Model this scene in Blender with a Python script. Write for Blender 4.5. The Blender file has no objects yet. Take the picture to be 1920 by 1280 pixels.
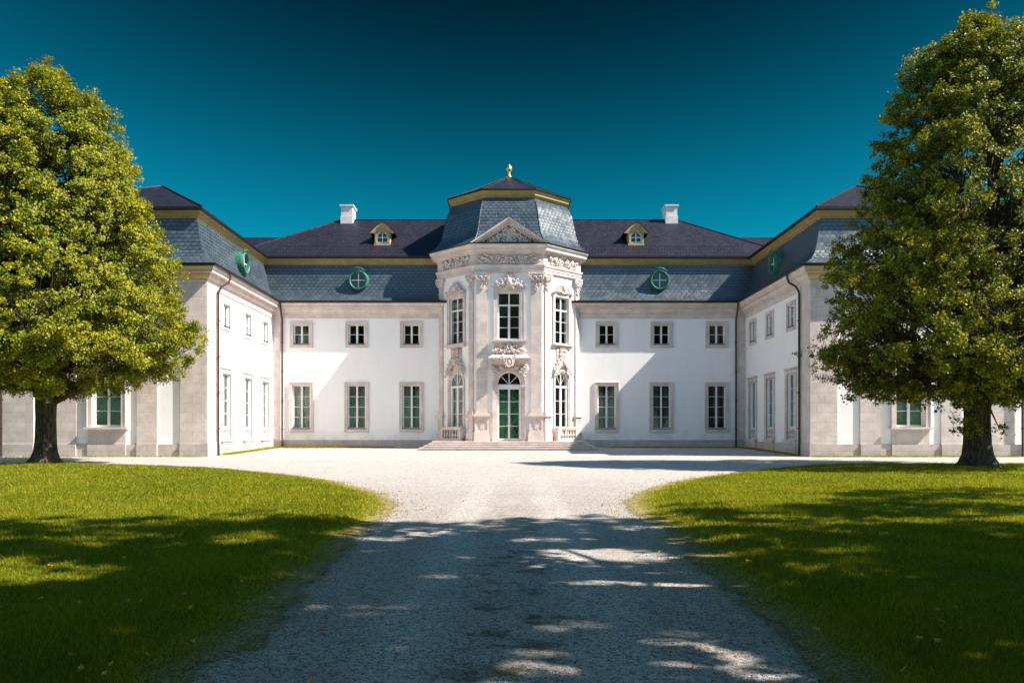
import bpy, bmesh, math, random
import numpy as np
from mathutils import Vector, Matrix

S = bpy.context.scene
COL = S.collection
R = math.radians

# ------------------------------------------------------------------ camera
CAMX, CAMZ, FPX, HOR = 0.09, 0.96, 1550.0, 812.0
cam_d = bpy.data.cameras.new("camera")
cam = bpy.data.objects.new("camera", cam_d)
COL.objects.link(cam)
cam.location = (CAMX, 0, CAMZ)
cam.rotation_euler = (R(90), 0, 0)
cam_d.sensor_width = 36.0
cam_d.lens = FPX / 1920 * 36
cam_d.shift_y = (HOR - 640) / 1920
cam_d.shift_x = 3.0 / 1920
cam_d.clip_end = 2000
S.camera = cam

# ------------------------------------------------------------------ light
SUN_A, SUN_B = 0.97, 0.225          # lateral and forward travel of the light per metre of drop
SUN_STR, SKY_STR, EXPOSURE = 5.0, 0.05, 1.25
tosun = Vector((SUN_A, -SUN_B, 1)).normalized()
sd = bpy.data.lights.new("sun", 'SUN')
sd.energy = SUN_STR
sd.angle = R(0.5)
sd.color = (1.0, 0.915, 0.82)
so = bpy.data.objects.new("sun", sd)
so.rotation_euler = tosun.to_track_quat('Z', 'Y').to_euler()
so.location = (40, -20, 60)
COL.objects.link(so)

W = bpy.data.worlds.new("World")
S.world = W
W.use_nodes = True
nt = W.node_tree
nt.nodes.clear()


class NB:
    """small node builder"""
    def __init__(s, tree): s.t = tree
    def n(s, kind, **kw):
        nd = s.t.nodes.new(kind)
        for k, v in kw.items():
            setattr(nd, k, v)
        return nd
    def plug(s, sock, v):
        if v is None: return
        if hasattr(v, 'is_output'): s.t.links.new(v, sock)
        else: sock.default_value = v
    def m(s, op, a, b=None, c=None, clamp=False):
        nd = s.n('ShaderNodeMath', operation=op, use_clamp=clamp)
        s.plug(nd.inputs[0], a); s.plug(nd.inputs[1], b); s.plug(nd.inputs[2], c)
        return nd.outputs[0]
    def sstep(s, v, lo, hi, a=0.0, b=1.0):
        nd = s.n('ShaderNodeMapRange', interpolation_type='SMOOTHSTEP')
        s.plug(nd.inputs['Value'], v)
        nd.inputs['From Min'].default_value = lo; nd.inputs['From Max'].default_value = hi
        nd.inputs['To Min'].default_value = a; nd.inputs['To Max'].default_value = b
        return nd.outputs[0]
    def mix(s, f, a, b, mode='MIX'):
        nd = s.n('ShaderNodeMix', data_type='RGBA', blend_type=mode)
        s.plug(nd.inputs[0], f)
        for k, v in ((6, a), (7, b)):
            if isinstance(v, tuple) and len(v) == 3: v = v + (1,)
            s.plug(nd.inputs[k], v)
        return nd.outputs[2]
    def noise(s, vec, scale, detail=3, rough=0.55, dim='3D'):
        nd = s.n('ShaderNodeTexNoise', noise_dimensions=dim)
        if vec is not None: s.t.links.new(vec, nd.inputs['Vector'])
        nd.inputs['Scale'].default_value = scale
        nd.inputs['Detail'].default_value = detail
        nd.inputs['Roughness'].default_value = rough
        return nd.outputs[0]
    def comb(s, x, y, z=0.0):
        nd = s.n('ShaderNodeCombineXYZ')
        s.plug(nd.inputs[0], x); s.plug(nd.inputs[1], y); s.plug(nd.inputs[2], z)
        return nd.outputs[0]


b = NB(nt)
sky = b.n('ShaderNodeTexSky', sky_type='NISHITA', sun_disc=False)
sky.sun_elevation = math.asin(tosun.z)
sky.sun_rotation = math.atan2(tosun.x, tosun.y)
sky.air_density = 1.0; sky.dust_density = 0.4; sky.ozone_density = 1.6
tc = b.n('ShaderNodeTexCoord')
sx = b.n('ShaderNodeSeparateXYZ'); nt.links.new(tc.outputs['Generated'], sx.inputs[0])
el = b.m('ARCSINE', sx.outputs[2])
az = b.m('ARCTAN2', sx.outputs[0], sx.outputs[1])
# polarised dark patch of the sky, square to the sun
qa = b.m('POWER', b.m('DIVIDE', b.m('SUBTRACT', el, R(37)), R(24)), 2.0)
qb = b.m('POWER', b.m('DIVIDE', b.m('SUBTRACT', az, R(2)), R(68)), 2.0)
q = b.m('SQRT', b.m('ADD', qa, qb))
bright = b.m('POWER', b.sstep(q, 0.22, 1.45, 0.125, 1.0), 1.4)
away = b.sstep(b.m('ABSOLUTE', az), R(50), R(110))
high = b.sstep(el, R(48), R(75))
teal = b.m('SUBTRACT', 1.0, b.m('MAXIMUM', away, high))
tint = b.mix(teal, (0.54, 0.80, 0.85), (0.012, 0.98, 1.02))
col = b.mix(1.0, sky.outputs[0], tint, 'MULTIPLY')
gain = b.m('MULTIPLY', bright, b.m('ADD', b.m('MULTIPLY', teal, -1.0), 2.0))  # raises the unseen sky behind and overhead as added fill for shaded walls
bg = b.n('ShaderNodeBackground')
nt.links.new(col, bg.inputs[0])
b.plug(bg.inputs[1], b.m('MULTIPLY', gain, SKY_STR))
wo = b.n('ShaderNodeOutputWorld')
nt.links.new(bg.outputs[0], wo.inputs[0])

S.view_settings.view_transform = 'Standard'
S.view_settings.look = 'None'
S.view_settings.exposure = EXPOSURE
S.view_settings.gamma = 1
S.render.engine = 'CYCLES'
S.cycles.max_bounces = 6
S.cycles.diffuse_bounces = 3
S.cycles.transparent_max_bounces = 12

# ------------------------------------------------------------------ materials
def newmat(name):
    m = bpy.data.materials.new(name)
    m.use_nodes = True
    t = m.node_tree
    p = t.nodes['Principled BSDF']
    return m, NB(t), p


def setbump(bb, p, h, strength=0.4, dist=0.02):
    bn = bb.n('ShaderNodeBump')
    bn.inputs['Strength'].default_value = strength
    bn.inputs['Distance'].default_value = dist
    bb.t.links.new(h, bn.inputs['Height'])
    bb.t.links.new(bn.outputs[0], p.inputs['Normal'])


def simple(name, c, rough=0.6, metal=0.0, var=0.15, scale=3.0, bump=0.15, spec=0.4):
    m, bb, p = newmat(name)
    g = bb.n('ShaderNodeTexCoord').outputs['Object']
    n1 = bb.noise(g, scale, 5, 0.6)
    f = bb.sstep(n1, 0.3, 0.7)
    lo = tuple(x * (1 - var) for x in c); hi = tuple(min(1, x * (1 + var)) for x in c)
    cc = bb.mix(f, lo, hi)
    bb.t.links.new(cc, p.inputs['Base Color'])
    p.inputs['Roughness'].default_value = rough
    p.inputs['Metallic'].default_value = metal
    p.inputs['Specular IOR Level'].default_value = spec
    if bump: setbump(bb, p, bb.noise(g, scale * 9, 4, 0.6), bump, 0.01)
    return m


def plaster_mat():
    m, bb, p = newmat('white_plaster')
    g = bb.n('ShaderNodeTexCoord').outputs['Object']
    mp = bb.n('ShaderNodeMapping'); mp.inputs['Scale'].default_value = (1, 1, 0.22)
    bb.t.links.new(g, mp.inputs[0])
    streak = bb.sstep(bb.noise(mp.outputs[0], 1.7, 6, 0.65), 0.42, 0.75)
    c = bb.mix(bb.m('MULTIPLY', streak, 0.26), (0.88, 0.85, 0.825), (0.72, 0.69, 0.66))
    sz = bb.n('ShaderNodeSeparateXYZ'); bb.t.links.new(g, sz.inputs[0])
    low = bb.m('MULTIPLY', bb.sstep(sz.outputs[2], 1.5, 0.3), bb.sstep(bb.noise(g, 1.3, 5, 0.7), 0.42, 0.7))
    c = bb.mix(bb.m('MULTIPLY', low, 0.6), c, (0.55, 0.52, 0.49))
    bb.t.links.new(c, p.inputs['Base Color'])
    p.inputs['Roughness'].default_value = 0.85
    p.inputs['Specular IOR Level'].default_value = 0.15
    hh = bb.m('ADD', bb.noise(g, 1.1, 4, 0.6), bb.m('MULTIPLY', bb.noise(g, 16, 4, 0.6), 0.35))
    setbump(bb, p, hh, 0.35, 0.035)
    return m


def stone_mat(name, c, joints=None):
    m, bb, p = newmat(name)
    tcn = bb.n('ShaderNodeTexCoord')
    g = tcn.outputs['Object']
    n1 = bb.sstep(bb.noise(g, 1.4, 6, 0.65), 0.32, 0.7)
    n2 = bb.sstep(bb.noise(g, 11, 4, 0.6), 0.52, 0.72)
    cc = bb.mix(n1, tuple(x * 0.84 for x in c), tuple(x * 1.1 for x in c))
    cc = bb.mix(bb.m('MULTIPLY', n2, 0.35), cc, tuple(x * 0.62 for x in c))
    h = bb.noise(g, 18, 5, 0.65)
    if joints:
        bw, bh = joints
        br = bb.n('ShaderNodeTexBrick')
        bb.t.links.new(tcn.outputs['UV'], br.inputs['Vector'])
        br.inputs['Scale'].default_value = 1.0
        br.inputs['Brick Width'].default_value = bw
        br.inputs['Row Height'].default_value = bh
        br.inputs['Mortar Size'].default_value = 0.012
        br.inputs['Mortar Smooth'].default_value = 0.3
        br.inputs['Color1'].default_value = (0.94, 0.94, 0.94, 1)
        br.inputs['Color2'].default_value = (1.04, 1.03, 1.02, 1)
        br.inputs['Mortar'].default_value = (0.74, 0.72, 0.70, 1)
        cc = bb.mix(1.0, cc, br.outputs['Color'], 'MULTIPLY')
        h = bb.m('SUBTRACT', bb.m('MULTIPLY', h, 0.5), bb.m('MULTIPLY', br.outputs['Fac'], 0.9))
    bb.t.links.new(cc, p.inputs['Base Color'])
    p.inputs['Roughness'].default_value = 0.8
    p.inputs['Specular IOR Level'].default_value = 0.2
    setbump(bb, p, h, 0.5, 0.02)
    return m


def slate_mat(name, c, pitch, width, rough, scallop=0.42, var=0.3, spec=0.75):
    m, bb, p = newmat(name)
    tcn = bb.n('ShaderNodeTexCoord')
    s3 = bb.n('ShaderNodeSeparateXYZ'); bb.t.links.new(tcn.outputs['UV'], s3.inputs[0])
    wob = bb.m('MULTIPLY', bb.m('SUBTRACT', bb.noise(tcn.outputs['UV'], 0.8, 2), 0.5), 0.10)
    vv = bb.m('ADD', bb.m('DIVIDE', s3.outputs[1], pitch), wob)
    row = bb.m('FLOOR', vv); fr = bb.m('SUBTRACT', vv, row)
    uu = bb.m('ADD', bb.m('DIVIDE', s3.outputs[0], width), bb.m('MULTIPLY', bb.m('MODULO', row, 2.0), 0.5))
    cell = bb.m('FLOOR', uu); fu = bb.m('SUBTRACT', bb.m('SUBTRACT', uu, cell), 0.5)
    sc = bb.m('MULTIPLY', bb.m('POWER', bb.m('ABSOLUTE', bb.m('MULTIPLY', fu, 2.0)), 2.0), scallop)
    dlt = bb.m('SUBTRACT', fr, sc)
    top = bb.m('GREATER_THAN', dlt, 0.0)
    # which slate is seen: own, or the one peeping out below its rounded corner
    row2 = bb.m('SUBTRACT', row, bb.m('SUBTRACT', 1.0, top))
    uu2 = bb.m('ADD', bb.m('DIVIDE', s3.outputs[0], width), bb.m('MULTIPLY', bb.m('ABSOLUTE', bb.m('MODULO', row2, 2.0)), 0.5))
    cell2 = bb.m('FLOOR', uu2)
    wn = bb.n('ShaderNodeTexWhiteNoise', noise_dimensions='2D')
    bb.t.links.new(bb.comb(cell2, row2), wn.inputs['Vector'])
    rnd = wn.outputs['Value']
    line = bb.m('SUBTRACT', 1.0, bb.sstep(bb.m('ABSOLUTE', dlt), 0.05, 0.30))
    side = bb.m('MULTIPLY', top, bb.sstep(bb.m('ABSOLUTE', fu), 0.45, 0.5))
    dark = bb.m('MAXIMUM', line, side)
    k = bb.m('ADD', 1 - var / 2, bb.m('MULTIPLY', rnd, var))
    big = bb.sstep(bb.noise(tcn.outputs['Object'], 0.7, 5, 0.65), 0.3, 0.7, 0.82, 1.18)
    k = bb.m('MULTIPLY', k, big)
    k = bb.m('MULTIPLY', k, bb.m('SUBTRACT', 1.0, bb.m('MULTIPLY', dark, 0.85)))
    vm = bb.n('ShaderNodeVectorMath', operation='SCALE')
    vm.inputs[0].default_value = c
    bb.plug(vm.inputs['Scale'], k)
    bb.t.links.new(vm.outputs[0], p.inputs['Base Color'])
    p.inputs['Roughness'].default_value = rough
    bb.plug(p.inputs['Roughness'], bb.m('ADD', rough - 0.07, bb.m('MULTIPLY', rnd, 0.14)))
    p.inputs['Specular IOR Level'].default_value = spec
    h = bb.m('MULTIPLY', top, bb.m('SUBTRACT', 1.0, bb.m('MULTIPLY', dlt, 0.9)))
    h = bb.m('ADD', h, bb.m('MULTIPLY', rnd, 0.35))
    setbump(bb, p, h, 0.55, 0.03)
    return m


def glass_mat():
    m = bpy.data.materials.new('window_glass'); m.use_nodes = True
    t = m.node_tree; t.nodes.clear(); bb = NB(t)
    ge = bb.n('ShaderNodeNewGeometry')
    dt = bb.n('ShaderNodeVectorMath', operation='DOT_PRODUCT')
    t.links.new(ge.outputs['Normal'], dt.inputs[0]); t.links.new(ge.outputs['Incoming'], dt.inputs[1])
    sch = bb.m('ADD', 0.045, bb.m('MULTIPLY', 0.955, bb.m('POWER', bb.m('SUBTRACT', 1.0, bb.m('ABSOLUTE', dt.outputs['Value'])), 5.0)))
    g = bb.n('ShaderNodeTexCoord').outputs['Object']
    bn = bb.n('ShaderNodeBump'); bn.inputs['Strength'].default_value = 0.12; bn.inputs['Distance'].default_value = 0.05
    t.links.new(bb.noise(g, 2.2, 2), bn.inputs['Height'])
    gl = bb.n('ShaderNodeBsdfGlossy'); gl.inputs['Roughness'].default_value = 0.03
    gl.inputs['Color'].default_value = (0.9, 1.0, 0.95, 1)
    t.links.new(bn.outputs[0], gl.inputs['Normal'])
    tr = bb.n('ShaderNodeBsdfTransparent'); tr.inputs['Color'].default_value = (0.78, 0.86, 0.80, 1)
    mx = bb.n('ShaderNodeMixShader')
    t.links.new(bb.m('MULTIPLY', sch, 1.1, clamp=True), mx.inputs[0])
    t.links.new(tr.outputs[0], mx.inputs[1]); t.links.new(gl.outputs[0], mx.inputs[2])
    o = bb.n('ShaderNodeOutputMaterial'); t.links.new(mx.outputs[0], o.inputs[0])
    return m


def gravel_mat():
    m, bb, p = newmat('gravel')
    g = bb.n('ShaderNodeTexCoord').outputs['Object']
    def vor(scale):
        v = bb.n('ShaderNodeTexVoronoi'); v.inputs['Scale'].default_value = scale
        bb.t.links.new(g, v.inputs['Vector']); return v
    v1, v2 = vor(70), vor(26)
    rs = bb.n('ShaderNodeSeparateXYZ'); bb.t.links.new(v1.outputs['Color'], rs.inputs[0])
    rs2 = bb.n('ShaderNodeSeparateXYZ'); bb.t.links.new(v2.outputs['Color'], rs2.inputs[0])
    c = bb.mix(rs.outputs[0], (0.42, 0.385, 0.355), (0.90, 0.825, 0.765))
    c = bb.mix(bb.sstep(rs.outputs[1], 0.80, 0.9), c, (0.08, 0.076, 0.072))
    c = bb.mix(bb.m('MULTIPLY', bb.sstep(rs2.outputs[0], 0.74, 0.97), 0.62), c, (0.17, 0.156, 0.143))
    c = bb.mix(bb.m('MULTIPLY', bb.sstep(rs2.outputs[1], 0.88, 0.98), 0.5), c, (0.72, 0.68, 0.64))
    n = bb.sstep(bb.noise(g, 0.45, 6, 0.65), 0.38, 0.68)
    c = bb.mix(bb.m('MULTIPLY', n, 0.28), c, (0.42, 0.375, 0.335))
    # mossy crown down the middle of the drive
    s3 = bb.n('ShaderNodeSeparateXYZ'); bb.t.links.new(g, s3.inputs[0])
    mid = bb.m('SUBTRACT', 1.0, bb.sstep(bb.m('ABSOLUTE', bb.m('SUBTRACT', s3.outputs[0], 0.15)), 0.1, 1.0))
    near = bb.m('SUBTRACT', 1.0, bb.sstep(s3.outputs[1], 13.0, 20.0))
    moss = bb.m('MULTIPLY', bb.m('MULTIPLY', mid, near), bb.sstep(bb.noise(g, 2.3, 6, 0.7), 0.50, 0.66))
    c = bb.mix(bb.m('MULTIPLY', moss, 0.8), c, (0.085, 0.085, 0.03))
    # two worn wheel tracks, with darker loose stone between and beside them
    tr = bb.m('ABSOLUTE', bb.m('SUBTRACT', bb.m('ABSOLUTE', bb.m('ADD', bb.m('SUBTRACT', s3.outputs[0], 0.1), bb.m('MULTIPLY', bb.m('SUBTRACT', bb.noise(g, 0.25, 2), 0.5), 0.6))), 0.85))
    trk = bb.m('MULTIPLY', bb.sstep(tr, 0.15, 0.5), bb.m('SUBTRACT', 1.0, bb.sstep(s3.outputs[1], 16.0, 30.0)))
    c = bb.mix(bb.m('MULTIPLY', trk, 0.38), c, bb.mix(1.0, c, (0.55, 0.53, 0.5), 'MULTIPLY'))
    bb.t.links.new(c, p.inputs['Base Color'])
    p.inputs['Roughness'].default_value = 0.9
    p.inputs['Specular IOR Level'].default_value = 0.15
    h = bb.m('SUBTRACT', bb.m('MULTIPLY', rs.outputs[2], 0.6), v1.outputs['Distance'])
    h = bb.m('ADD', h, bb.m('MULTIPLY', bb.noise(g, 3, 4, 0.6), 0.8))
    setbump(bb, p, h, 0.9, 0.024)
    return m


def lawn_mat():
    m, bb, p = newmat('lawn_turf')
    g = bb.n('ShaderNodeTexCoord').outputs['Object']
    n1 = bb.sstep(bb.noise(g, 0.35, 5, 0.6), 0.32, 0.7)
    n2 = bb.noise(g, 9, 5, 0.7)
    n3 = bb.noise(g, 45, 4, 0.7)
    c = bb.mix(n1, (0.19, 0.21, 0.010), (0.28, 0.275, 0.012))
    c = bb.mix(bb.sstep(n2, 0.5, 0.72), c, (0.33, 0.31, 0.022))
    c = bb.mix(bb.sstep(n3, 0.40, 0.60), bb.mix(1.0, c, (0.30, 0.36, 0.3), 'MULTIPLY'), c)
    bare = bb.sstep(bb.noise(g, 0.8, 5, 0.7), 0.66, 0.74)
    c = bb.mix(bb.m('MULTIPLY', bare, 0.6), c, (0.20, 0.15, 0.08))
    # trodden earth round the two tree trunks
    for tx, ty in ((-20.7, 36.8), (19.0, 33.5)):
        vd = bb.n('ShaderNodeVectorMath', operation='DISTANCE'); bb.t.links.new(g, vd.inputs[0]); vd.inputs[1].default_value = (tx, ty, -0.38)
        f_ = bb.m('MULTIPLY', bb.m('SUBTRACT', 1.0, bb.sstep(vd.outputs['Value'], 0.9, 3.6)), bb.sstep(bb.noise(g, 1.4, 5, 0.7), 0.34, 0.56))
        c = bb.mix(f_, c, (0.17, 0.115, 0.06))
    at = bb.n('ShaderNodeAttribute'); at.attribute_name = 'wear'
    wr = bb.sstep(bb.m('ADD', at.outputs['Fac'], bb.m('MULTIPLY', bb.m('SUBTRACT', bb.noise(g, 1.7, 4), 0.5), 0.7)), 0.30, 0.75)
    c = bb.mix(bb.m('MULTIPLY', wr, bb.sstep(n2, 0.3, 0.55)), c, bb.mix(bb.sstep(n3, 0.4, 0.6), (0.15, 0.11, 0.06), (0.46, 0.36, 0.21)))
    # the turf breaks up into tufts where it meets the gravel
    nz = bb.m('ADD', bb.m('MULTIPLY', bb.noise(g, 1.6, 4, 0.6), 0.55), bb.m('MULTIPLY', bb.noise(g, 22, 5, 0.75), 0.75))
    p.inputs['Alpha'].default_value = 1
    bb.t.links.new(bb.m('GREATER_THAN', bb.m('ADD', nz, 0.10), at.outputs['Fac']), p.inputs['Alpha'])
    bb.t.links.new(c, p.inputs['Base Color'])
    p.inputs['Roughness'].default_value = 0.95
    p.inputs['Specular IOR Level'].default_value = 0.08
    setbump(bb, p, bb.m('ADD', n2, n3), 0.8, 0.04)
    return m


def attr_leaf_mat(name, ramp, transl=0.4, rough=0.5, spec=0.3):
    """foliage coloured by the per-leaf value 'tone'"""
    m = bpy.data.materials.new(name); m.use_nodes = True
    t = m.node_tree; t.nodes.clear(); bb = NB(t)
    at = bb.n('ShaderNodeAttribute'); at.attribute_name = 'tone'
    cr = bb.n('ShaderNodeValToRGB')
    t.links.new(at.outputs['Fac'], cr.inputs[0])
    els = cr.color_ramp.elements
    els[0].position = ramp[0][0]; els[0].color = ramp[0][1] + (1,)
    els[1].position = ramp[-1][0]; els[1].color = ramp[-1][1] + (1,)
    for pos, c in ramp[1:-1]:
        e = els.new(pos); e.color = c + (1,)
    p = bb.n('ShaderNodeBsdfPrincipled')
    t.links.new(cr.outputs[0], p.inputs['Base Color'])
    p.inputs['Roughness'].default_value = rough
    p.inputs['Specular IOR Level'].default_value = spec
    tl = bb.n('ShaderNodeBsdfTranslucent')
    t.links.new(bb.mix(1.0, cr.outputs[0], (1.25, 1.15, 0.45), 'MULTIPLY'), tl.inputs[0])
    mx = bb.n('ShaderNodeMixShader'); mx.inputs[0].default_value = transl
    t.links.new(p.outputs[0], mx.inputs[1]); t.links.new(tl.outputs[0], mx.inputs[2])
    o = bb.n('ShaderNodeOutputMaterial'); t.links.new(mx.outputs[0], o.inputs[0])
    return m


def bark_mat():
    m, bb, p = newmat('bark')
    g = bb.n('ShaderNodeTexCoord').outputs['Object']
    mp = bb.n('ShaderNodeMapping'); mp.inputs['Scale'].default_value = (1, 1, 0.22)
    bb.t.links.new(g, mp.inputs[0])
    n = bb.noise(mp.outputs[0], 13, 6, 0.7)
    c = bb.mix(bb.sstep(n, 0.36, 0.64), (0.022, 0.017, 0.013), (0.115, 0.088, 0.062))
    c = bb.mix(bb.m('MULTIPLY', bb.sstep(bb.noise(g, 2.2, 4), 0.55, 0.7), 0.4), c, (0.09, 0.085, 0.045))
    bb.t.links.new(c, p.inputs['Base Color'])
    p.inputs['Roughness'].default_value = 0.9
    p.inputs['Specular IOR Level'].default_value = 0.15
    setbump(bb, p, n, 1.0, 0.05)
    return m


M = dict(
    plaster=plaster_mat(),
    stone=stone_mat('pale_stone', (0.66, 0.56, 0.515)),
    ashlar=stone_mat('ashlar_stone', (0.635, 0.545, 0.50), (0.95, 0.52)),
    plinth=stone_mat('plinth_stone', (0.52, 0.455, 0.41), (1.35, 0.7)),
    ornament=stone_mat('carved_stone', (0.67, 0.57, 0.52)),
    slate=slate_mat('blue_slate', (0.055, 0.078, 0.098), 0.235, 0.34, 0.36),
    purple=slate_mat('purple_slate', (0.0155, 0.0155, 0.029), 0.24, 0.30, 0.55, 0.5, 0.3, 0.2),
    chimney=stone_mat('pale_chimney_render', (0.70, 0.64, 0.60)),
    metal=simple('dark_gutter_metal', (0.022, 0.018, 0.017), 0.45, 0.4, 0.3, 4, 0.1),
    pipe=simple('brown_pipe_metal', (0.060, 0.040, 0.034), 0.5, 0.2, 0.3, 4, 0.1),
    ochre=simple('ochre_paint', (0.33, 0.24, 0.09), 0.6, 0, 0.15, 2, 0.1),
    dormer_paint=simple('dormer_paint', (0.44, 0.32, 0.165), 0.6, 0, 0.15, 2, 0.1),
    stone_lawn_bounce=simple('stone_lawn_bounce', (0.47, 0.37, 0.20), 0.75, 0, 0.15, 2, 0.15),
    copper=simple('green_copper', (0.026, 0.135, 0.098), 0.5, 0.0, 0.35, 4, 0.2),
    gold=simple('gilding', (0.85, 0.52, 0.14), 0.42, 1.0, 0.08, 6, 0.05),
    white=simple('white_paint', (0.78, 0.77, 0.76), 0.45, 0, 0.05, 4, 0.05),
    curtain=simple('curtain_cloth', (0.20, 0.19, 0.15), 0.9, 0, 0.2, 3, 0.1),
    darkcurtain=simple('dark_curtain_cloth', (0.07, 0.066, 0.06), 0.9, 0, 0.2, 3, 0.1),
    palecurtain=simple('pale_curtain_cloth', (0.50, 0.47, 0.45), 0.9, 0, 0.2, 3, 0.1),
    room=simple('unlit_room_tone', (0.030, 0.028, 0.022), 0.9, 0, 0.2, 1, 0),  # near-black colour stands in for the darkness of unlit rooms
    green_reflection=simple('green_reflection_cloth', (0.014, 0.15, 0.045), 0.8, 0, 0.75, 1.8, 0),  # green of trees mirrored in the glass, painted onto the cloth
    glass=glass_mat(),
    gravel=gravel_mat(),
    lawn=lawn_mat(),
    bark=bark_mat(),
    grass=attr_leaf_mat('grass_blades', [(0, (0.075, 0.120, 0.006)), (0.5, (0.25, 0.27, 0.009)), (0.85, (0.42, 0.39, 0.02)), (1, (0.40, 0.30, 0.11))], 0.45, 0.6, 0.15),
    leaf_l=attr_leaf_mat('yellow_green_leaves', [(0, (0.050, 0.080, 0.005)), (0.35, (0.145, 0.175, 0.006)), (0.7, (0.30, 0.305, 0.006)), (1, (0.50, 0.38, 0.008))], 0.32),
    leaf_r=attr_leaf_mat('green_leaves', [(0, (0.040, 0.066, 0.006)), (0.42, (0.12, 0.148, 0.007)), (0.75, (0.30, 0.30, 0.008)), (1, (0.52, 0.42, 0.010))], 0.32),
    fallen=simple('yellow_fallen_leaf', (0.50, 0.30, 0.045), 0.6, 0, 0.3, 20, 0),
)

# ------------------------------------------------------------------ mesh builder
class MB:
    def __init__(s): s.v = []; s.f = []; s.uv = {}
    def add(s, vs): i = len(s.v); s.v += [tuple(x) for x in vs]; return i
    def face(s, idx, uv=None):
        if uv is not None: s.uv[len(s.f)] = uv
        s.f.append(tuple(idx))
    def quad(s, a, b_, c, d, uv=None):
        i = s.add((a, b_, c, d)); s.face((i, i + 1, i + 2, i + 3), uv)
    def poly(s, pts, uv=None):
        i = s.add(pts); s.face(range(i, i + len(pts)), uv)
    def hexa(s, P):   # 8 points: bottom ring 0-3, top ring 4-7
        i = s.add(P)
        for q_ in ((3, 2, 1, 0), (4, 5, 6, 7), (0, 1, 5, 4), (1, 2, 6, 5), (2, 3, 7, 6), (3, 0, 4, 7)):
            s.face([i + k for k in q_])
    def box(s, x0, x1, y0, y1, z0, z1):
        s.hexa([(x0, y0, z0), (x1, y0, z0), (x1, y1, z0), (x0, y1, z0), (x0, y0, z1), (x1, y0, z1), (x1, y1, z1), (x0, y1, z1)])
    def lbox(s, L, u0, u1, z0, z1, d0, d1):
        s.hexa([L(u0, z0, d1), L(u1, z0, d1), L(u1, z0, d0), L(u0, z0, d0), L(u0, z1, d1), L(u1, z1, d1), L(u1, z1, d0), L(u0, z1, d0)])
    def tube(s, pts, rad, n=6, cap=True):
        pts = [Vector(p) for p in pts]
        if not hasattr(rad, '__len__'): rad = [rad] * len(pts)
        rings = []
        up = None
        for k, p in enumerate(pts):
            t = (pts[min(k + 1, len(pts) - 1)] - pts[max(k - 1, 0)])
            if t.length < 1e-9: t = Vector((0, 0, 1))
            t.normalize()
            if up is None:
                up = Vector((1, 0, 0)) if abs(t.x) < 0.8 else Vector((0, 1, 0))
            a = (up - t * up.dot(t))
            if a.length < 1e-4: a = t.orthogonal()
            a.normalize(); up = a
            c = t.cross(a)
            rings.append(s.add([p + (a * math.cos(2 * math.pi * j / n) + c * math.sin(2 * math.pi * j / n)) * rad[k] for j in range(n)]))
        for k in range(len(pts) - 1):
            A, B = rings[k], rings[k + 1]
            for j in range(n):
                s.face((A + j, A + (j + 1) % n, B + (j + 1) % n, B + j))
        if cap:
            s.face([rings[0] + j for j in reversed(range(n))]); s.face([rings[-1] + j for j in range(n)])
    def lathe(s, cx, cy, prof, n=10):  # prof: (r, z)
        rings = [s.add([(cx + r * math.cos(2 * math.pi * j / n), cy + r * math.sin(2 * math.pi * j / n), z) for j in range(n)]) for r, z in prof]
        for k in range(len(prof) - 1):
            for j in range(n):
                s.face((rings[k] + j, rings[k] + (j + 1) % n, rings[k + 1] + (j + 1) % n, rings[k + 1] + j))
        s.face([rings[0] + j for j in reversed(range(n))]); s.face([rings[-1] + j for j in range(n)])
    def blob(s, c, rx, ry, rz, n=6, mrings=4):
        rings = []
        for k in range(1, mrings):
            th = math.pi * k / mrings
            rings.append(s.add([(c[0] + rx * math.sin(th) * math.cos(2 * math.pi * j / n), c[1] + ry * math.sin(th) * math.sin(2 * math.pi * j / n), c[2] + rz * math.cos(th)) for j in range(n)]))
        t = s.add([(c[0], c[1], c[2] + rz), (c[0], c[1], c[2] - rz)])
        for j in range(n):
            s.face((t, rings[0] + j, rings[0] + (j + 1) % n)); s.face((t + 1, rings[-1] + (j + 1) % n, rings[-1] + j))
            for k in range(len(rings) - 1):
                s.face((rings[k] + j, rings[k + 1] + j, rings[k + 1] + (j + 1) % n, rings[k] + (j + 1) % n))
    def sweep(s, path, prof, closed=False, uv=False):
        """profile [(d outward, z)] along a plan polyline; outward = right-hand side of the walking direction"""
        P = [Vector((p[0], p[1])) for p in path]
        n = len(P)
        nor = []
        for k in range(n if closed else n - 1):
            t = (P[(k + 1) % n] - P[k]).normalized(); nor.append(Vector((t.y, -t.x)))
        off = []
        for k in range(n):
            if closed: a, c = nor[k - 1], nor[k]
            else: a, c = nor[max(k - 1, 0)], nor[min(k, n - 2)]
            mvec = (a + c); mvec = mvec / (1 + a.dot(c)); off.append(mvec)
        arc = [0.0]
        for k in range(1, len(prof)):
            arc.append(arc[-1] + math.dist(prof[k], prof[k - 1]))
        ulen = 0.0
        for k in range(n if closed else n - 1):
            k2 = (k + 1) % n
            t = (P[k2] - P[k]).normalized()
            for j in range(len(prof) - 1):
                pts = []; uvs = []
                for kk, jj in ((k, j), (k2, j), (k2, j + 1), (k, j + 1)):
                    d, z = prof[jj]
                    xy = P[kk] + off[kk] * d
                    pts.append((xy.x, xy.y, z))
                    uvs.append((ulen + (xy - P[k]).dot(t), arc[jj]))
                s.quad(*pts, uv=uvs if uv else None)
            ulen += (P[k2] - P[k]).length
        if not closed:
            for k in (0, n - 1):
                if len(prof) > 2:
                    s.poly([((P[k] + off[k] * d).x, (P[k] + off[k] * d).y, z) for d, z in prof])
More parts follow.
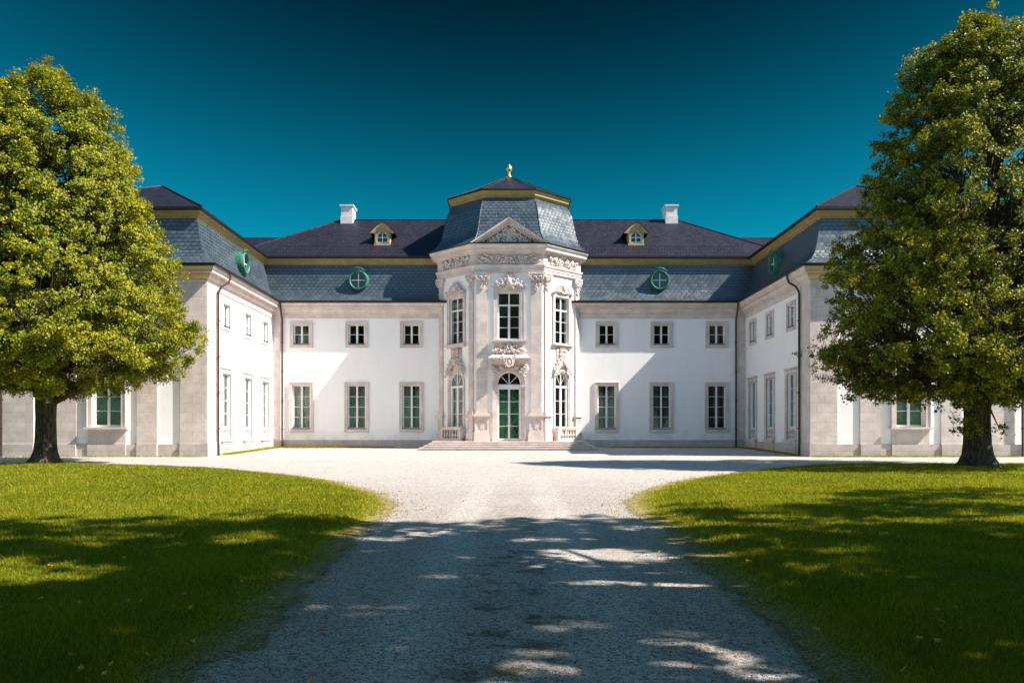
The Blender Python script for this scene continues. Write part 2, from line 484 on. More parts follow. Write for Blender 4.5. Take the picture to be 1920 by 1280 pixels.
    def build(s, name, mat, parent=None, smooth=False, merge=False):
        me = bpy.data.meshes.new(name)
        me.from_pydata(s.v, [], s.f)
        uvl = me.uv_layers.new(name='UVMap')
        co = s.v
        data = np.zeros((len(me.loops), 2), dtype=np.float32)
        for pi, pl in enumerate(me.polygons):
            if pi in s.uv:
                for li, w in zip(pl.loop_indices, s.uv[pi]): data[li] = w
            else:
                nrm = pl.normal
                t = Vector((0, 0, 1)).cross(nrm)
                if t.length < 0.05: t = Vector((1, 0, 0))
                t.normalize(); bt = nrm.cross(t)
                for li, vi in zip(pl.loop_indices, pl.vertices):
                    p = Vector(co[vi]); data[li] = (p.dot(t), p.dot(bt))
        uvl.data.foreach_set('uv', data.ravel())
        if smooth:
            me.polygons.foreach_set('use_smooth', [True] * len(me.polygons))
        me.materials.append(M[mat])
        if merge:
            bm = bmesh.new(); bm.from_mesh(me); bmesh.ops.remove_doubles(bm, verts=bm.verts, dist=0.0005)
            bmesh.ops.recalc_face_normals(bm, faces=bm.faces); bm.to_mesh(me); bm.free()
        o = bpy.data.objects.new(name, me)
        COL.objects.link(o)
        if parent is not None: o.parent = parent
        return o


def np_mesh(name, verts, faces, mat, attr=None, parent=None, smooth=False):
    """verts (n,3), faces (m,k) arrays; attr: ('tone', per-vertex values)"""
    me = bpy.data.meshes.new(name)
    nv, (nf, k) = len(verts), faces.shape
    me.vertices.add(nv); me.vertices.foreach_set('co', verts.astype(np.float32).ravel())
    me.loops.add(nf * k); me.loops.foreach_set('vertex_index', faces.astype(np.int32).ravel())
    me.polygons.add(nf)
    me.polygons.foreach_set('loop_start', np.arange(0, nf * k, k, dtype=np.int32))
    me.update(calc_edges=True)
    if attr:
        a = me.attributes.new(attr[0], 'FLOAT', 'POINT'); a.data.foreach_set('value', attr[1].astype(np.float32))
    if smooth: me.polygons.foreach_set('use_smooth', np.ones(nf, dtype=bool))
    me.materials.append(M[mat])
    o = bpy.data.objects.new(name, me); COL.objects.link(o)
    if parent is not None: o.parent = parent
    return o


def empty(name, loc=(0, 0, 0), rz=0.0):
    o = bpy.data.objects.new(name, None); COL.objects.link(o)
    o.location = loc; o.rotation_euler.z = rz; o.empty_display_size = 0.5
    return o


def tag(o, label=None, cat=None, group=None, kind=None):
    if label: o['label'] = label
    if cat: o['category'] = cat
    if group: o['group'] = group
    if kind: o['kind'] = kind
    return o


# ------------------------------------------------------------------ ground
def zg(y):
    y = np.asarray(y, dtype=float)
    return np.where(y >= 57.4, 0.0, np.where(y >= 44.8, -0.28 * (57.4 - y) / 12.6, -0.28 - 0.01106 * (44.8 - np.maximum(y, -60))))


def zgf(y): return float(zg(y))


def g2w(px, py):
    """a point of the ground seen at this place of the photo (near part, y < 44.8)"""
    d = 1.7355 / ((py - 812) / FPX + 0.01106)
    return ((px - 957) * d / FPX + CAMX, d)


def build_ground():
    xs = [-600, -200, -60] + list(range(-40, 41, 2)) + [60, 200, 600]
    ys = [-500, -150, -60] + [x * 1.0 for x in range(-30, 80, 1)] + [57.4, 44.8, 140, 400, 1200]
    ys = sorted(set(ys))
    v = []; f = []
    for y in ys:
        for x in xs: v.append((x, y, zgf(y) - 0.03))
    n = len(xs)
    for j in range(len(ys) - 1):
        for i in range(n - 1): f.append((j * n + i, j * n + i + 1, (j + 1) * n + i + 1, (j + 1) * n + i))
    o = np_mesh('gravel_forecourt', np.array(v), np.array(f), 'gravel')
    tag(o, 'pale pink gravel forecourt and drive leading up to the palace', 'gravel', kind='structure')


build_ground()

LEFT = [(119, 868), (277, 871), (420, 876.4), (554, 889.5), (633, 901), (713, 921), (744, 944), (724.5, 963), (673, 998),
        (633, 1042), (574, 1093), (515, 1153), (435, 1208), (396, 1256)]
RIGHT = [(1595, 868.5), (1504, 871), (1437, 877.6), (1350, 888), (1290, 896), (1239, 907), (1191.7, 923), (1176, 938), (1192, 959), (1239, 982.5),
         (1279, 1018), (1330, 1073.6), (1382, 1117), (1437, 1156.7), (1496.5, 1204), (1536, 1256)]


def resample(pts, step, rng, amp):
    out = []
    for k in range(len(pts) - 1):
        a, c = np.array(pts[k]), np.array(pts[k + 1])
        n = max(1, int(np.linalg.norm(c - a) / step))
        for j in range(n): out.append(a + (c - a) * j / n)
    out.append(np.array(pts[-1]))
    P = np.array(out)
    # smooth then roughen
    for _ in range(4): P[1:-1] = (P[:-2] + 2 * P[1:-1] + P[2:]) / 4
    P[1:-1] += rng.normal(0, amp, P[1:-1].shape)
    return P


rngE = np.random.default_rng(3)
edgeL = [g2w(*p) for p in LEFT]; edgeR = [g2w(*p) for p in RIGHT]
edgeL = [(-45, edgeL[0][1] - 0.4), (-24, edgeL[0][1])] + edgeL + [(-2.15, 4), (-2.1, 0), (-2.1, -30)]
edgeR = [(45, edgeR[0][1] - 0.4), (24, edgeR[0][1] - 0.2)] + edgeR + [(2.15, 4), (2.1, 0), (2.1, -30)]
EL = resample(edgeL, 0.3, rngE, 0.035); ER = resample(edgeR, 0.3, rngE, 0.035)


def outset(E, d):
    t = np.gradient(E, axis=0); t /= np.linalg.norm(t, axis=1)[:, None]
    return E + np.stack([-t[:, 1], t[:, 0]], 1) * d
polyL = np.vstack([EL, [(-45, -30)]]); polyR = np.vstack([ER, [(45, -30)]])
EL2 = outset(EL, 0.30); ER2 = outset(ER, -0.30)
polyL2 = np.vstack([EL2, [(-45, -30)]]); polyR2 = np.vstack([ER2, [(45, -30)]])


def inpoly(x, y, P):
    ins = np.zeros(len(x), dtype=bool)
    j = len(P) - 1
    for i in range(len(P)):
        xi, yi = P[i]; xj, yj = P[j]
        if yi != yj:
            c = ((yi > y) != (yj > y)) & (x < (xj - xi) * (y - yi) / (yj - yi) + xi)
            ins ^= c
        j = i
    return ins


def edgedist(x, y, E):
    best = np.full(len(x), 1e9)
    for k in range(0, len(E), 1):
        d = (x - E[k, 0]) ** 2 + (y - E[k, 1]) ** 2
        np.minimum(best, d, out=best)
    return np.sqrt(best)


def build_lawn(P, E, label):
    # bands following the edge inward, then one big sheet; a gentle crown of 6 cm
    bm = bmesh.new()
    vs = [bm.verts.new((x, y, zgf(y) + 0.0)) for x, y in P]
    bm.faces.new(vs)
    bmesh.ops.triangulate(bm, faces=bm.faces[:])
    for _ in range(1):
        pass
    me = bpy.data.meshes.new('lawn')
    bm.to_mesh(me); bm.free()
    me.materials.append(M['lawn'])
    return me


def lawn_grid(P, E, label):
    """grid clipped to the outline: fine near the camera, with wear along the edge"""
    bm = bmesh.new()
    vs = [bm.verts.new((x, y, 0)) for x, y in P]
    f = bm.faces.new(vs)
    bmesh.ops.triangulate(bm, faces=[f])
    for axis, vals in ((1, list(np.arange(-28, 38, 1.0))), (0, list(np.arange(-40, 41, 1.0)))):
        no = (0, 1, 0) if axis == 1 else (1, 0, 0)
        for val in vals:
            co = (0, val + 0.013, 0) if axis == 1 else (val + 0.017, 0, 0)
            bmesh.ops.bisect_plane(bm, geom=bm.verts[:] + bm.edges[:] + bm.faces[:], plane_co=co, plane_no=no)
    bmesh.ops.triangulate(bm, faces=bm.faces[:])
    me = bpy.data.meshes.new('lawn')
    bm.to_mesh(me); bm.free()
    n = len(me.vertices)
    co = np.zeros(n * 3); me.vertices.foreach_get('co', co); co = co.reshape(-1, 3)
    dist = edgedist(co[:, 0], co[:, 1], E)
    co[:, 2] = zg(co[:, 1]) - 0.026 + 0.05 * np.clip((dist - 0.3) / 0.9, 0, 1) + 0.02 * np.sin(co[:, 0] * 0.7 + 1) * np.sin(co[:, 1] * 0.5) * np.clip(dist / 2, 0, 1)
    me.vertices.foreach_set('co', co.ravel())
    a = me.attributes.new('wear', 'FLOAT', 'POINT')
    a.data.foreach_set('value', np.clip(1.0 - dist / 1.2, 0, 1).astype(np.float32))
    me.materials.append(M['lawn'])
    me.update()
    o = bpy.data.objects.new('lawn', me); COL.objects.link(o)
    tag(o, label, 'lawn', kind='structure')
    return o


lawn_grid(polyL2, EL2, 'green lawn to the left of the gravel drive')
lawn_grid(polyR2, ER2, 'green lawn to the right of the gravel drive')

# ------------------------------------------------------------------ palace
palace = empty('palace', (0, 57.4, 0))
tag(palace, 'white baroque palace with slate mansard roofs, two wings and a domed entrance pavilion', 'palace')


def part(mb, name, mat, parent=palace, label=None, **kw):
    o = mb.build(name, mat, None, **kw)
    root = parent
    o.parent = root
    base = Vector((0, 0, 0))
    p = root
    while p is not None:
        base += p.location; p = p.parent
    o.location = -base if root is palace else Vector((0, 0, 0))
    if label: o['label'] = label
    return o


def Lmain(u, z, d): return (u, 57.4 - d, z)
def LwL(u, z, d): return (-16.4 + d, u, z)
def LwR(u, z, d): return (16.4 - d, u, z)
def Lfr(u, z, d): return (u, 44.8 - d, z)
TF = 54.6; TW = 2.25; TO = 4.83; TS = 57.25
def Ltf(u, z, d): return (u, TF - d, z)
_len = math.hypot(TO - TW, TS - TF); _ux, _uy = (TO - TW) / _len, (TS - TF) / _len
def Ltr(u, z, d): return (TW + _ux * u + _uy * d, TF + _uy * u - _ux * d, z)
def Ltl(u, z, d): return (-(TW + _ux * u + _uy * d), TF + _uy * u - _ux * d, z)


def wall(mb, L, u0, u1, z0, z1, holes, depth):
    """sheet with openings and reveals. holes: (ua, ub, za, zb, spring or None)"""
    us = sorted({u0, u1} | {h[0] for h in holes} | {h[1] for h in holes})
    zs = sorted({z0, z1} | {h[2] for h in holes} | {h[3] for h in holes})
    for i in range(len(us) - 1):
        for j in range(len(zs) - 1):
            uc, zc = (us[i] + us[i + 1]) / 2, (zs[j] + zs[j + 1]) / 2
            if any(h[0] < uc < h[1] and h[2] < zc < h[3] for h in holes): continue
            mb.quad(L(us[i], zs[j], 0), L(us[i + 1], zs[j], 0), L(us[i + 1], zs[j + 1], 0), L(us[i], zs[j + 1], 0))
    for ua, ub, za, zb, sp in holes:
        zt = zb if sp is None else sp
        mb.quad(L(ua, za, 0), L(ua, zt, 0), L(ua, zt, -depth), L(ua, za, -depth))
        mb.quad(L(ub, za, 0), L(ub, zt, 0), L(ub, zt, -depth), L(ub, za, -depth))
        mb.quad(L(ua, za, 0), L(ub, za, 0), L(ub, za, -depth), L(ua, za, -depth))
        if sp is None:
            mb.quad(L(ua, zb, 0), L(ub, zb, 0), L(ub, zb, -depth), L(ua, zb, -depth))
        else:
            uc, r = (ua + ub) / 2, (ub - ua) / 2
            N = 14
            A = [(uc - r * math.cos(math.pi * k / N), sp + r * math.sin(math.pi * k / N)) for k in range(N + 1)]
            for k in range(N):
                (a0, c0), (a1, c1) = A[k], A[k + 1]
                mb.quad(L(a0, c0, 0), L(a1, c1, 0), L(a1, zb, 0), L(a0, zb, 0))
                mb.quad(L(a0, c0, 0), L(a1, c1, 0), L(a1, c1, -depth), L(a0, c0, -depth))


def moulded_frame(mb, L, ua, ub, za, zb, w, proud, inner=0.0, bottom=True, bottom_w=None):
    """stone surround: an outer flat band with a raised outer fillet"""
    bw = bottom_w if bottom_w is not None else w
    def ring(w0, w1, d0, d1, bt):
        b0, b1 = (w0 * bw / w, w1 * bw / w)
        zlo = za - b1 if bt else za
        mb.lbox(L, ua - w1, ua - w0, zlo, zb + w1, d0, d1)
        mb.lbox(L, ub + w0, ub + w1, zlo, zb + w1, d0, d1)
        mb.lbox(L, ua - w0, ub + w0, zb + w0, zb + w1, d0, d1)
        if bt: mb.lbox(L, ua - w0, ub + w0, za - b1, za - b0, d0, d1)
    ring(inner, w * 0.78, -0.02, proud, bottom)
    ring(w * 0.78, w, -0.02, proud + 0.03, bottom)


def arch_band(mb, L, uc, r0, r1, za, sp, d0, d1, N=18):
    """jambs and semicircular head"""
    mb.lbox(L, uc - r1, uc - r0, za, sp, d0, d1); mb.lbox(L, uc + r0, uc + r1, za, sp, d0, d1)
    for k in range(N):
        t0, t1 = math.pi * k / N, math.pi * (k + 1) / N
        def q_(t, r): return (uc - r * math.cos(t), sp + r * math.sin(t))
        a, c, e, g = q_(t0, r0), q_(t1, r0), q_(t1, r1), q_(t0, r1)
        P = [L(*a, d1), L(*c, d1), L(*c, d0), L(*a, d0), L(*g, d1), L(*e, d1), L(*e, d0), L(*g, d0)]
        mb.hexa(P)


def casement(L, ua, ub, za, zb, rows, rec, transom=None, cols=2, fr=0.07, mun=0.028, parent=None, name='window', toprow=None):
    """white wooden window set 'rec' behind the wall face; returns the window part"""
    mb = MB()
    d0, d1 = -rec - 0.07, -rec
    e = 0.012
    mb.lbox(L, ua + e, ua + fr, za + e, zb - e, d0, d1); mb.lbox(L, ub - fr, ub - e, za + e, zb - e, d0, d1)
    mb.lbox(L, ua + fr, ub - fr, za + e, za + fr + 0.03, d0, d1); mb.lbox(L, ua + fr, ub - fr, zb - fr, zb - e, d0, d1)
    uc = (ua + ub) / 2
    zl, zh = za + fr + 0.03, zb - fr
    mid = fr * 0.55
    mb.lbox(L, uc - mid, uc + mid, zl, zh, d0 - 0.01, d1 + 0.012)
    levels = []
    if transom:
        mb.lbox(L, ua + fr, uc - mid, transom - 0.05, transom + 0.05, d0 - 0.01, d1 + 0.016)
        mb.lbox(L, uc + mid, ub - fr, transom - 0.05, transom + 0.05, d0 - 0.01, d1 + 0.016)
        zt = transom - 0.05
    else: zt = zh
    for k in range(1, rows):
        levels.append(zl + (zt - zl) * k / rows)
    for z in levels:
        mb.lbox(L, ua + fr, uc - mid, z - mun / 2, z + mun / 2, d0 + 0.02, d1 - 0.008)
        mb.lbox(L, uc + mid, ub - fr, z - mun / 2, z + mun / 2, d0 + 0.02, d1 - 0.008)
    # sash stiles
    st = 0.028
    for a, c in ((ua + fr, uc - mid), (uc + mid, ub - fr)):
        mb.lbox(L, a, a + st, zl, zt, d0 + 0.01, d1 - 0.004); mb.lbox(L, c - st, c, zl, zt, d0 + 0.01, d1 - 0.004)
    w = part(mb, name, 'white')
    g = MB()
    g.quad(L(ua + 0.03, za + 0.03, d0 + 0.035), L(ub - 0.03, za + 0.03, d0 + 0.035), L(ub - 0.03, zb - 0.03, d0 + 0.035), L(ua + 0.03, zb - 0.03, d0 + 0.035))
    part(g, 'pane', 'glass', w)
    return w


def curtain(L, ua, ub, za, zb, rec, parent, rng, cover=0.36, mat='curtain'):
    mb = MB()
    for sgn in (0, 1):
        w = (ub - ua) * cover * rng.uniform(0.8, 1.15)
        a = ua if sgn == 0 else ub - w
        N = 26
        ph = rng.uniform(0, 6)
        pts = []
        for k in range(N + 1):
            t = k / N
            pts.append((a + w * t, -rec + 0.045 * math.sin(ph + t * 24) + 0.02 * math.sin(ph * 2 + t * 51)))
        for k in range(N):
            (u0, e0), (u1, e1) = pts[k], pts[k + 1]
            mb.quad(L(u0, za, e0), L(u1, za, e1), L(u1, zb, e1), L(u0, zb, e0))
    return part(mb, 'curtain', mat, parent, smooth=True)


rnd = random.Random(7)

# -- walls -----------------------------------------------------------
WX = [6.78, 10.58, 14.42]
UP = (7.10, 8.50); LO = (1.26, 4.30)
EAVE = 9.05
mainholes = []
for s_ in (-1, 1):
    for x in WX:
        mainholes.append((s_ * x - 0.57, s_ * x + 0.57, UP[0], UP[1], None))
        mainholes.append((s_ * x - 0.64, s_ * x + 0.64, LO[0], LO[1], None))
for a_, c_, sg in ((-16.4, -4.6, -1), (4.6, 16.4, 1)):
    mb = MB(); wall(mb, Lmain, a_, c_, 0, 10.0, [h for h in mainholes if h[0] * sg > 0], 0.32)
    part(mb, 'main_wall', 'plaster')

WD = [47.95, 51.88, 55.55]
WUP = (7.10, 8.42); WLO = (0.58, 4.42)
for L in (LwL, LwR):
    hs = []
    for D in WD:
        hs.append((D - 0.56, D + 0.56, WUP[0], WUP[1], None)); hs.append((D - 0.74, D + 0.74, WLO[0], WLO[1], None))
    mb = MB(); wall(mb, L, 44.8, 57.4, -0.5, 10.0, hs, 0.42)
    part(mb, 'wing_wall', 'plaster')
FX = 21.75
for sg in (-1, 1):
    a, c = (-28.8, -16.4) if sg < 0 else (16.4, 28.8)
    hs = [(sg * FX - 0.80, sg * FX + 0.80, 1.30, 4.55, None), (sg * FX - 0.62, sg * FX + 0.62, 7.0, 8.5, None)]
    mb = MB(); wall(mb, Lfr, a, c, -0.5, 10.0, hs, 0.34)
    # outer flank and back so that the wing is a closed body
    X = sg * 28.8
    mb.quad((X, 44.8, -0.5), (X, 72, -0.5), (X, 72, 10), (X, 44.8, 10))
    part(mb, 'wing_front_wall', 'plaster')
mb = MB(); mb.quad((-28.8, 72, -0.5), (28.8, 72, -0.5), (28.8, 72, 10), (-28.8, 72, 10)); part(mb, 'rear_wall', 'plaster')

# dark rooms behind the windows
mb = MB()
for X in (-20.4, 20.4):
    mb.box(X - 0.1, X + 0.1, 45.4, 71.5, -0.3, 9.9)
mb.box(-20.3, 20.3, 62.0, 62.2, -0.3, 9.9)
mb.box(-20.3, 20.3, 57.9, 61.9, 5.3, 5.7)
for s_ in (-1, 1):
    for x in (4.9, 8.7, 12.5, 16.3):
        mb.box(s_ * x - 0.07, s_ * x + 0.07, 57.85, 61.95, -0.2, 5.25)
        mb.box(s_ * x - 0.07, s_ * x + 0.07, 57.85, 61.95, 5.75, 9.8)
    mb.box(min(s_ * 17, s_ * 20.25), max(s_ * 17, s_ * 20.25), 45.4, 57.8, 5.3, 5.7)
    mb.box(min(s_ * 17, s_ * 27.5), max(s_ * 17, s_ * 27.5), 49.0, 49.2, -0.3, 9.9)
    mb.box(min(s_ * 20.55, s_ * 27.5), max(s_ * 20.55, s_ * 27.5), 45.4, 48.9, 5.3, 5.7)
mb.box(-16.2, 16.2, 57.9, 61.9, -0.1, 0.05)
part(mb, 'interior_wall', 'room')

# -- windows ---------------------------------------------------------
for s_ in (-1, 1):
    for x in WX:
        u = s_ * x
        w = casement(Lmain, u - 0.57, u + 0.57, UP[0], UP[1], 2, 0.14)
        m2 = MB(); moulded_frame(m2, Lmain, u - 0.57, u + 0.57, UP[0], UP[1], 0.21, 0.05); part(m2, 'surround', 'stone', w)
        m2 = MB(); m2.lbox(Lmain, u - 0.56, u + 0.56, UP[0] + 0.002, UP[0] + 0.05, -0.135, 0.075); part(m2, 'sill', 'metal', w)
        w = casement(Lmain, u - 0.64, u + 0.64, LO[0], LO[1], 4, 0.14)
        m2 = MB(); moulded_frame(m2, Lmain, u - 0.64, u + 0.64, LO[0], LO[1], 0.20, 0.05, bottom_w=0.24); part(m2, 'surround', 'stone', w)
        m2 = MB(); m2.lbox(Lmain, u - 0.63, u + 0.63, LO[0] + 0.002, LO[0] + 0.05, -0.135, 0.075); part(m2, 'sill', 'metal', w)
        curtain(Lmain, u - 0.7, u + 0.7, LO[0] - 0.1, LO[1] + 0.1, 0.42, w, rnd, rnd.choice((0.46, 0.42, 0.36)) if s_ < 0 else rnd.choice((0.2, 0.3, 0.4)), 'palecurtain' if u < -14 else 'curtain')


def baluster_prof(z0, z1, r):
    h = z1 - z0
    P = [(0.62, 0), (0.62, .07), (.42, .09), (.36, .13), (.6, .22), (.95, .34), (.9, .42), (.55, .56), (.36, .74), (.34, .82), (.5, .86), (.62, .9), (.62, 1.0)]
    return [(r * a, z0 + h * t) for a, t in P]


for L in (LwL, LwR):
    for D in WD:
        w = casement(L, D - 0.56, D + 0.56, WUP[0], WUP[1], 2, 0.11)
        m2 = MB(); moulded_frame(m2, L, D - 0.56, D + 0.56, WUP[0], WUP[1], 0.19, 0.05); part(m2, 'surround', 'stone', w)
        m2 = MB(); m2.lbox(L, D - 0.55, D + 0.55, WUP[0] + 0.002, WUP[0] + 0.05, -0.105, 0.08); part(m2, 'sill', 'metal', w)
        w = casement(L, D - 0.74, D + 0.74, 1.26, WLO[1], 4, 0.14)
        m2 = MB(); moulded_frame(m2, L, D - 0.74, D + 0.74, WLO[0], WLO[1], 0.22, 0.06, bottom=False)
        m2.lbox(L, D - 1.02, D + 1.02, WLO[1] + 0.25, WLO[1] + 0.34, -0.01, 0.14)
        part(m2, 'surround', 'stone', w)
        m2 = MB(); m2.lbox(L, D - 1.0, D + 1.0, WLO[0] - 0.10, WLO[0] - 0.003, -0.02, 0.20)
        m2.lbox(L, D - 0.86, D + 0.86, WLO[0] - 0.22, WLO[0] - 0.102, -0.02, 0.13); part(m2, 'sill', 'stone', w)
        m2 = MB()
        m2.lbox(L, D - 0.73, D + 0.73, 1.16, 1.262, -0.19, -0.03); m2.lbox(L, D - 0.73, D + 0.73, 0.585, 0.66, -0.19, -0.03); m2.lbox(L, D - 0.73, D + 0.73, 0.66, 1.16, -0.25, -0.20)
        for k in range(5):
            c = L(D - 0.56 + 0.28 * k, 0, -0.11); m2.lathe(c[0], c[1], baluster_prof(0.66, 1.16, 0.105), 8)
        part(m2, 'balustrade', 'ornament', w)
        curtain(L, D - 0.8, D + 0.8, WLO[0], WLO[1] + 0.1, 0.75, w, rnd, 0.26, 'darkcurtain')
for sg in (-1, 1):
    u = sg * FX
    w = casement(Lfr, u - 0.80, u + 0.80, 1.30, 4.55, 4, 0.16, fr=0.08)
    m2 = MB(); moulded_frame(m2, Lfr, u - 0.80, u + 0.80, 1.30, 4.55, 0.27, 0.15, bottom=False); part(m2, 'surround', 'stone', w)
    m2 = MB(); m2.lbox(Lfr, u - 1.16, u + 1.16, 1.18, 1.297, -0.01, 0.30); part(m2, 'sill', 'stone', w)
    curtain(Lfr, u - 0.85, u + 0.85, 1.2, 4.6, 0.5, w, rnd, 0.45, 'green_reflection')  # same painted reflection green as behind the door
    w = casement(Lfr, u - 0.62, u + 0.62, 7.0, 8.5, 2, 0.16)
    m2 = MB(); moulded_frame(m2, Lfr, u - 0.62, u + 0.62, 7.0, 8.5, 0.22, 0.12); part(m2, 'surround', 'stone', w)

# -- wing fronts: stone pilasters, panels, plinth ----------------------
for sg in (-1, 1):
    mb = MB()
    def sb(a, c, z0, z1, d): mb.lbox(Lfr, min(sg * a, sg * c), max(sg * a, sg * c), z0, z1, -0.02, d)
    for a, c in ((16.4, 17.78), (25.7, 27.4)): sb(a, c, 0.36, 9.05, 0.10)
    for a, c in ((19.02, 20.12), (23.4, 24.5)): sb(a, c, 0.36, 9.05, 0.085)
    part(mb, 'pilaster', 'ashlar')
    mb = MB(); sb(20.72, 22.78, 0.36, 1.17, 0.06); part(mb, 'window_apron', 'ashlar')
    mb = MB()
    # plinth steps forward under each pilaster
    xs = [(16.4, 17.78, .17), (17.78, 19.02, .06), (19.02, 20.12, .15), (20.12, 20.72, .06), (20.72, 22.78, .13), (22.78, 23.4, .06), (23.4, 24.5, .15), (24.5, 25.7, .06), (25.7, 28.8, .17)]
    for a, c, d in xs: sb(a, c, -0.5, 0.36, d)
    part(mb, 'plinth', 'plinth')
    # inner face: corner pilaster and plinth
    L = LwL if sg < 0 else LwR
    mb = MB(); mb.lbox(L, 44.702, 46.25, 0.42, 9.05, -0.02, 0.09); part(mb, 'pilaster', 'stone')
    mb = MB(); mb.lbox(L, 44.632, 57.34, -0.5, 0.42, -0.02, 0.06)
    mb.lbox(L, 44.628, 46.3, -0.5, 0.44, 0.0, 0.15)
    for D in WD:
        mb.lbox(L, D - 0.9, D + 0.9, -0.5, 0.35, 0.0, 0.10)
        mb.lbox(L, D - 0.52, D + 0.52, 0.09, 0.13, 0.09, 0.14)
    part(mb, 'plinth', 'plinth')
# main plinth + corner strips
mb = MB()
mb.lbox(Lmain, -16.33, -4.9, -0.3, 0.5, -0.02, 0.05); mb.lbox(Lmain, 4.9, 16.33, -0.3, 0.5, -0.02, 0.05)
part(mb, 'plinth', 'plinth')
for s_ in (-1, 1):
    mb = MB(); mb.lbox(Lmain, min(s_ * 15.86, s_ * 16.4), max(s_ * 15.86, s_ * 16.4), 0.5, 9.05, -0.02, 0.06); part(mb, 'pilaster', 'stone')

# -- eaves cornice, gutter, mansard, upper cornice ----------------------
UPATH = [(-28.8, 72), (-28.8, 44.8), (-16.4, 44.8), (-16.4, 57.4), (16.4, 57.4), (16.4, 44.8), (28.8, 44.8), (28.8, 72)]
UPATH = UPATH[::-1]          # walk so that the court lies on the right-hand side
def _chk():
    t = Vector((UPATH[4][0] - UPATH[3][0], UPATH[4][1] - UPATH[3][1])); n = Vector((t.y, -t.x)); return n.y < 0
if not _chk(): UPATH = UPATH[::-1]
OV = 0.66
cprof = [(-0.05, 8.92), (0.07, 8.92), (0.07, 9.20), (0.13, 9.23), (0.13, 9.30), (0.20, 9.33), (0.30, 9.42), (0.34, 9.52), (0.34, 9.58), (0.52, 9.62), (0.52, 9.76), (0.55, 9.79), (0.60, 9.86), (0.62, 9.93), (0.56, 9.95), (-0.1, 9.95)]


def sub_path(lo, hi): return UPATH[lo:hi + 1]


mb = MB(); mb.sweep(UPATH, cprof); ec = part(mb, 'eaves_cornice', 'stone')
ec.data.materials.append(M['stone_lawn_bounce'])  # wing-front faces carry the lawn's yellow bounce light as painted colour
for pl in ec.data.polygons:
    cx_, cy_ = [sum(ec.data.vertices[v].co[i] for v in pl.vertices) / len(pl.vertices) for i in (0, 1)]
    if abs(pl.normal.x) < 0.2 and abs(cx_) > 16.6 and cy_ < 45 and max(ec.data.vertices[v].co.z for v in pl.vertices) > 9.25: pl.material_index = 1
gprof = [(OV - 0.06, 9.935), (OV + 0.02, 9.90), (OV + 0.09, 9.93), (OV + 0.12, 10.0), (OV + 0.115, 10.05), (OV + 0.09, 10.05), (OV + 0.05, 9.97), (OV - 0.02, 9.97), (OV - 0.06, 9.99)]
mb = MB(); mb.sweep(UPATH, gprof); part(mb, 'gutter', 'metal')
MT = 13.02          # top of the mansard
fr_prof = [(0, 1), (.04, .86), (.09, .71), (.15, .56), (.22, .45), (.32, .34), (.45, .26), (.59, .19), (.73, .12), (.85, .07), (.93, .03), (1, 0)]
mprof = [(-0.86 + (OV + 0.86) * r, 9.99 + (MT - 9.99) * t) for t, r in fr_prof]
mb = MB(); mb.sweep(UPATH, mprof, uv=True); part(mb, 'mansard_roof', 'slate', merge=True)
uprof = [(-0.9, 12.80), (-0.78, 12.80), (-0.78, 12.86), (-0.68, 12.92), (-0.66, 12.97), (-0.62, 13.0), (-0.62, 13.07), (-0.55, 13.10), (-0.50, 13.17), (-0.9, 13.17)]
mb = MB(); mb.sweep(UPATH, uprof); part(mb, 'upper_cornice', 'ochre')
ug = [(-0.56, 13.173), (-0.43, 13.173), (-0.39, 13.22), (-0.39, 13.34), (-0.43, 13.35), (-0.7, 13.37)]
mb = MB(); mb.sweep(UPATH, ug); part(mb, 'upper_gutter', 'metal')

# -- upper roofs -----------------------------------------------------
ED, EZ = 57.83, 13.36           # main eaves
RD, RZ = 63.4, 17.3
def roof(polys, name):
    mb = MB()
    for p in polys: mb.poly(p)
    return part(mb, name, 'purple')


mainroof = roof([
    [(-20.06, ED, EZ), (20.06, ED, EZ), (12.86, RD, RZ), (-12.86, RD, RZ)],
    [(-20.06, 69, EZ), (-20.06, ED, EZ), (-12.86, RD, RZ)],
    [(20.06, ED, EZ), (20.06, 69, EZ), (12.86, RD, RZ)],
    [(20.06, 69, EZ), (-20.06, 69, EZ), (-12.86, RD, RZ), (12.86, RD, RZ)]], 'upper_roof')
for sg in (-1, 1):
    e0, e1 = 45.22, 71.5
    xi, xo, xa = sg * 16.82, sg * 28.3, sg * 22.06
    roof([[(xi, e0, EZ), (xo, e0, EZ), (xa, 52.6, 16.66)], [(xi, e0, EZ), (xi, e1, EZ), (xa, 66, 16.66), (xa, 52.6, 16.66)],
          [(xo, e0, EZ), (xo, e1, EZ), (xa, 66, 16.66), (xa, 52.6, 16.66)]], 'upper_roof')
    roof([[(sg * 13, 58.6, EZ), (sg * 27, 58.6, EZ), (sg * 27, 63.4, 15.97), (sg * 13, 63.4, 15.97)],
          [(sg * 13, 68.2, EZ), (sg * 27, 68.2, EZ), (sg * 27, 63.4, 15.97), (sg * 13, 63.4, 15.97)]], 'upper_roof')
    mb = MB()
    # lead ridge and hip rolls
    mb.tube([(sg * 12.86, RD, RZ), (sg * 20.06, ED, EZ)], 0.06, 6); part(mb, 'hip_ridge', 'purple')
    mb = MB(); mb.tube([(sg * 16.82, e0, EZ + 0.02), (xa, 52.6, 16.68)], 0.06, 6); part(mb, 'hip_ridge', 'purple')
    mb = MB(); mb.tube([(sg * 28.3, e0, EZ + 0.02), (xa, 52.6, 16.68)], 0.06, 6); part(mb, 'hip_ridge', 'purple')
mb = MB(); mb.tube([(-12.86, RD, RZ), (12.86, RD, RZ)], 0.06, 6); part(mb, 'hip_ridge', 'purple')
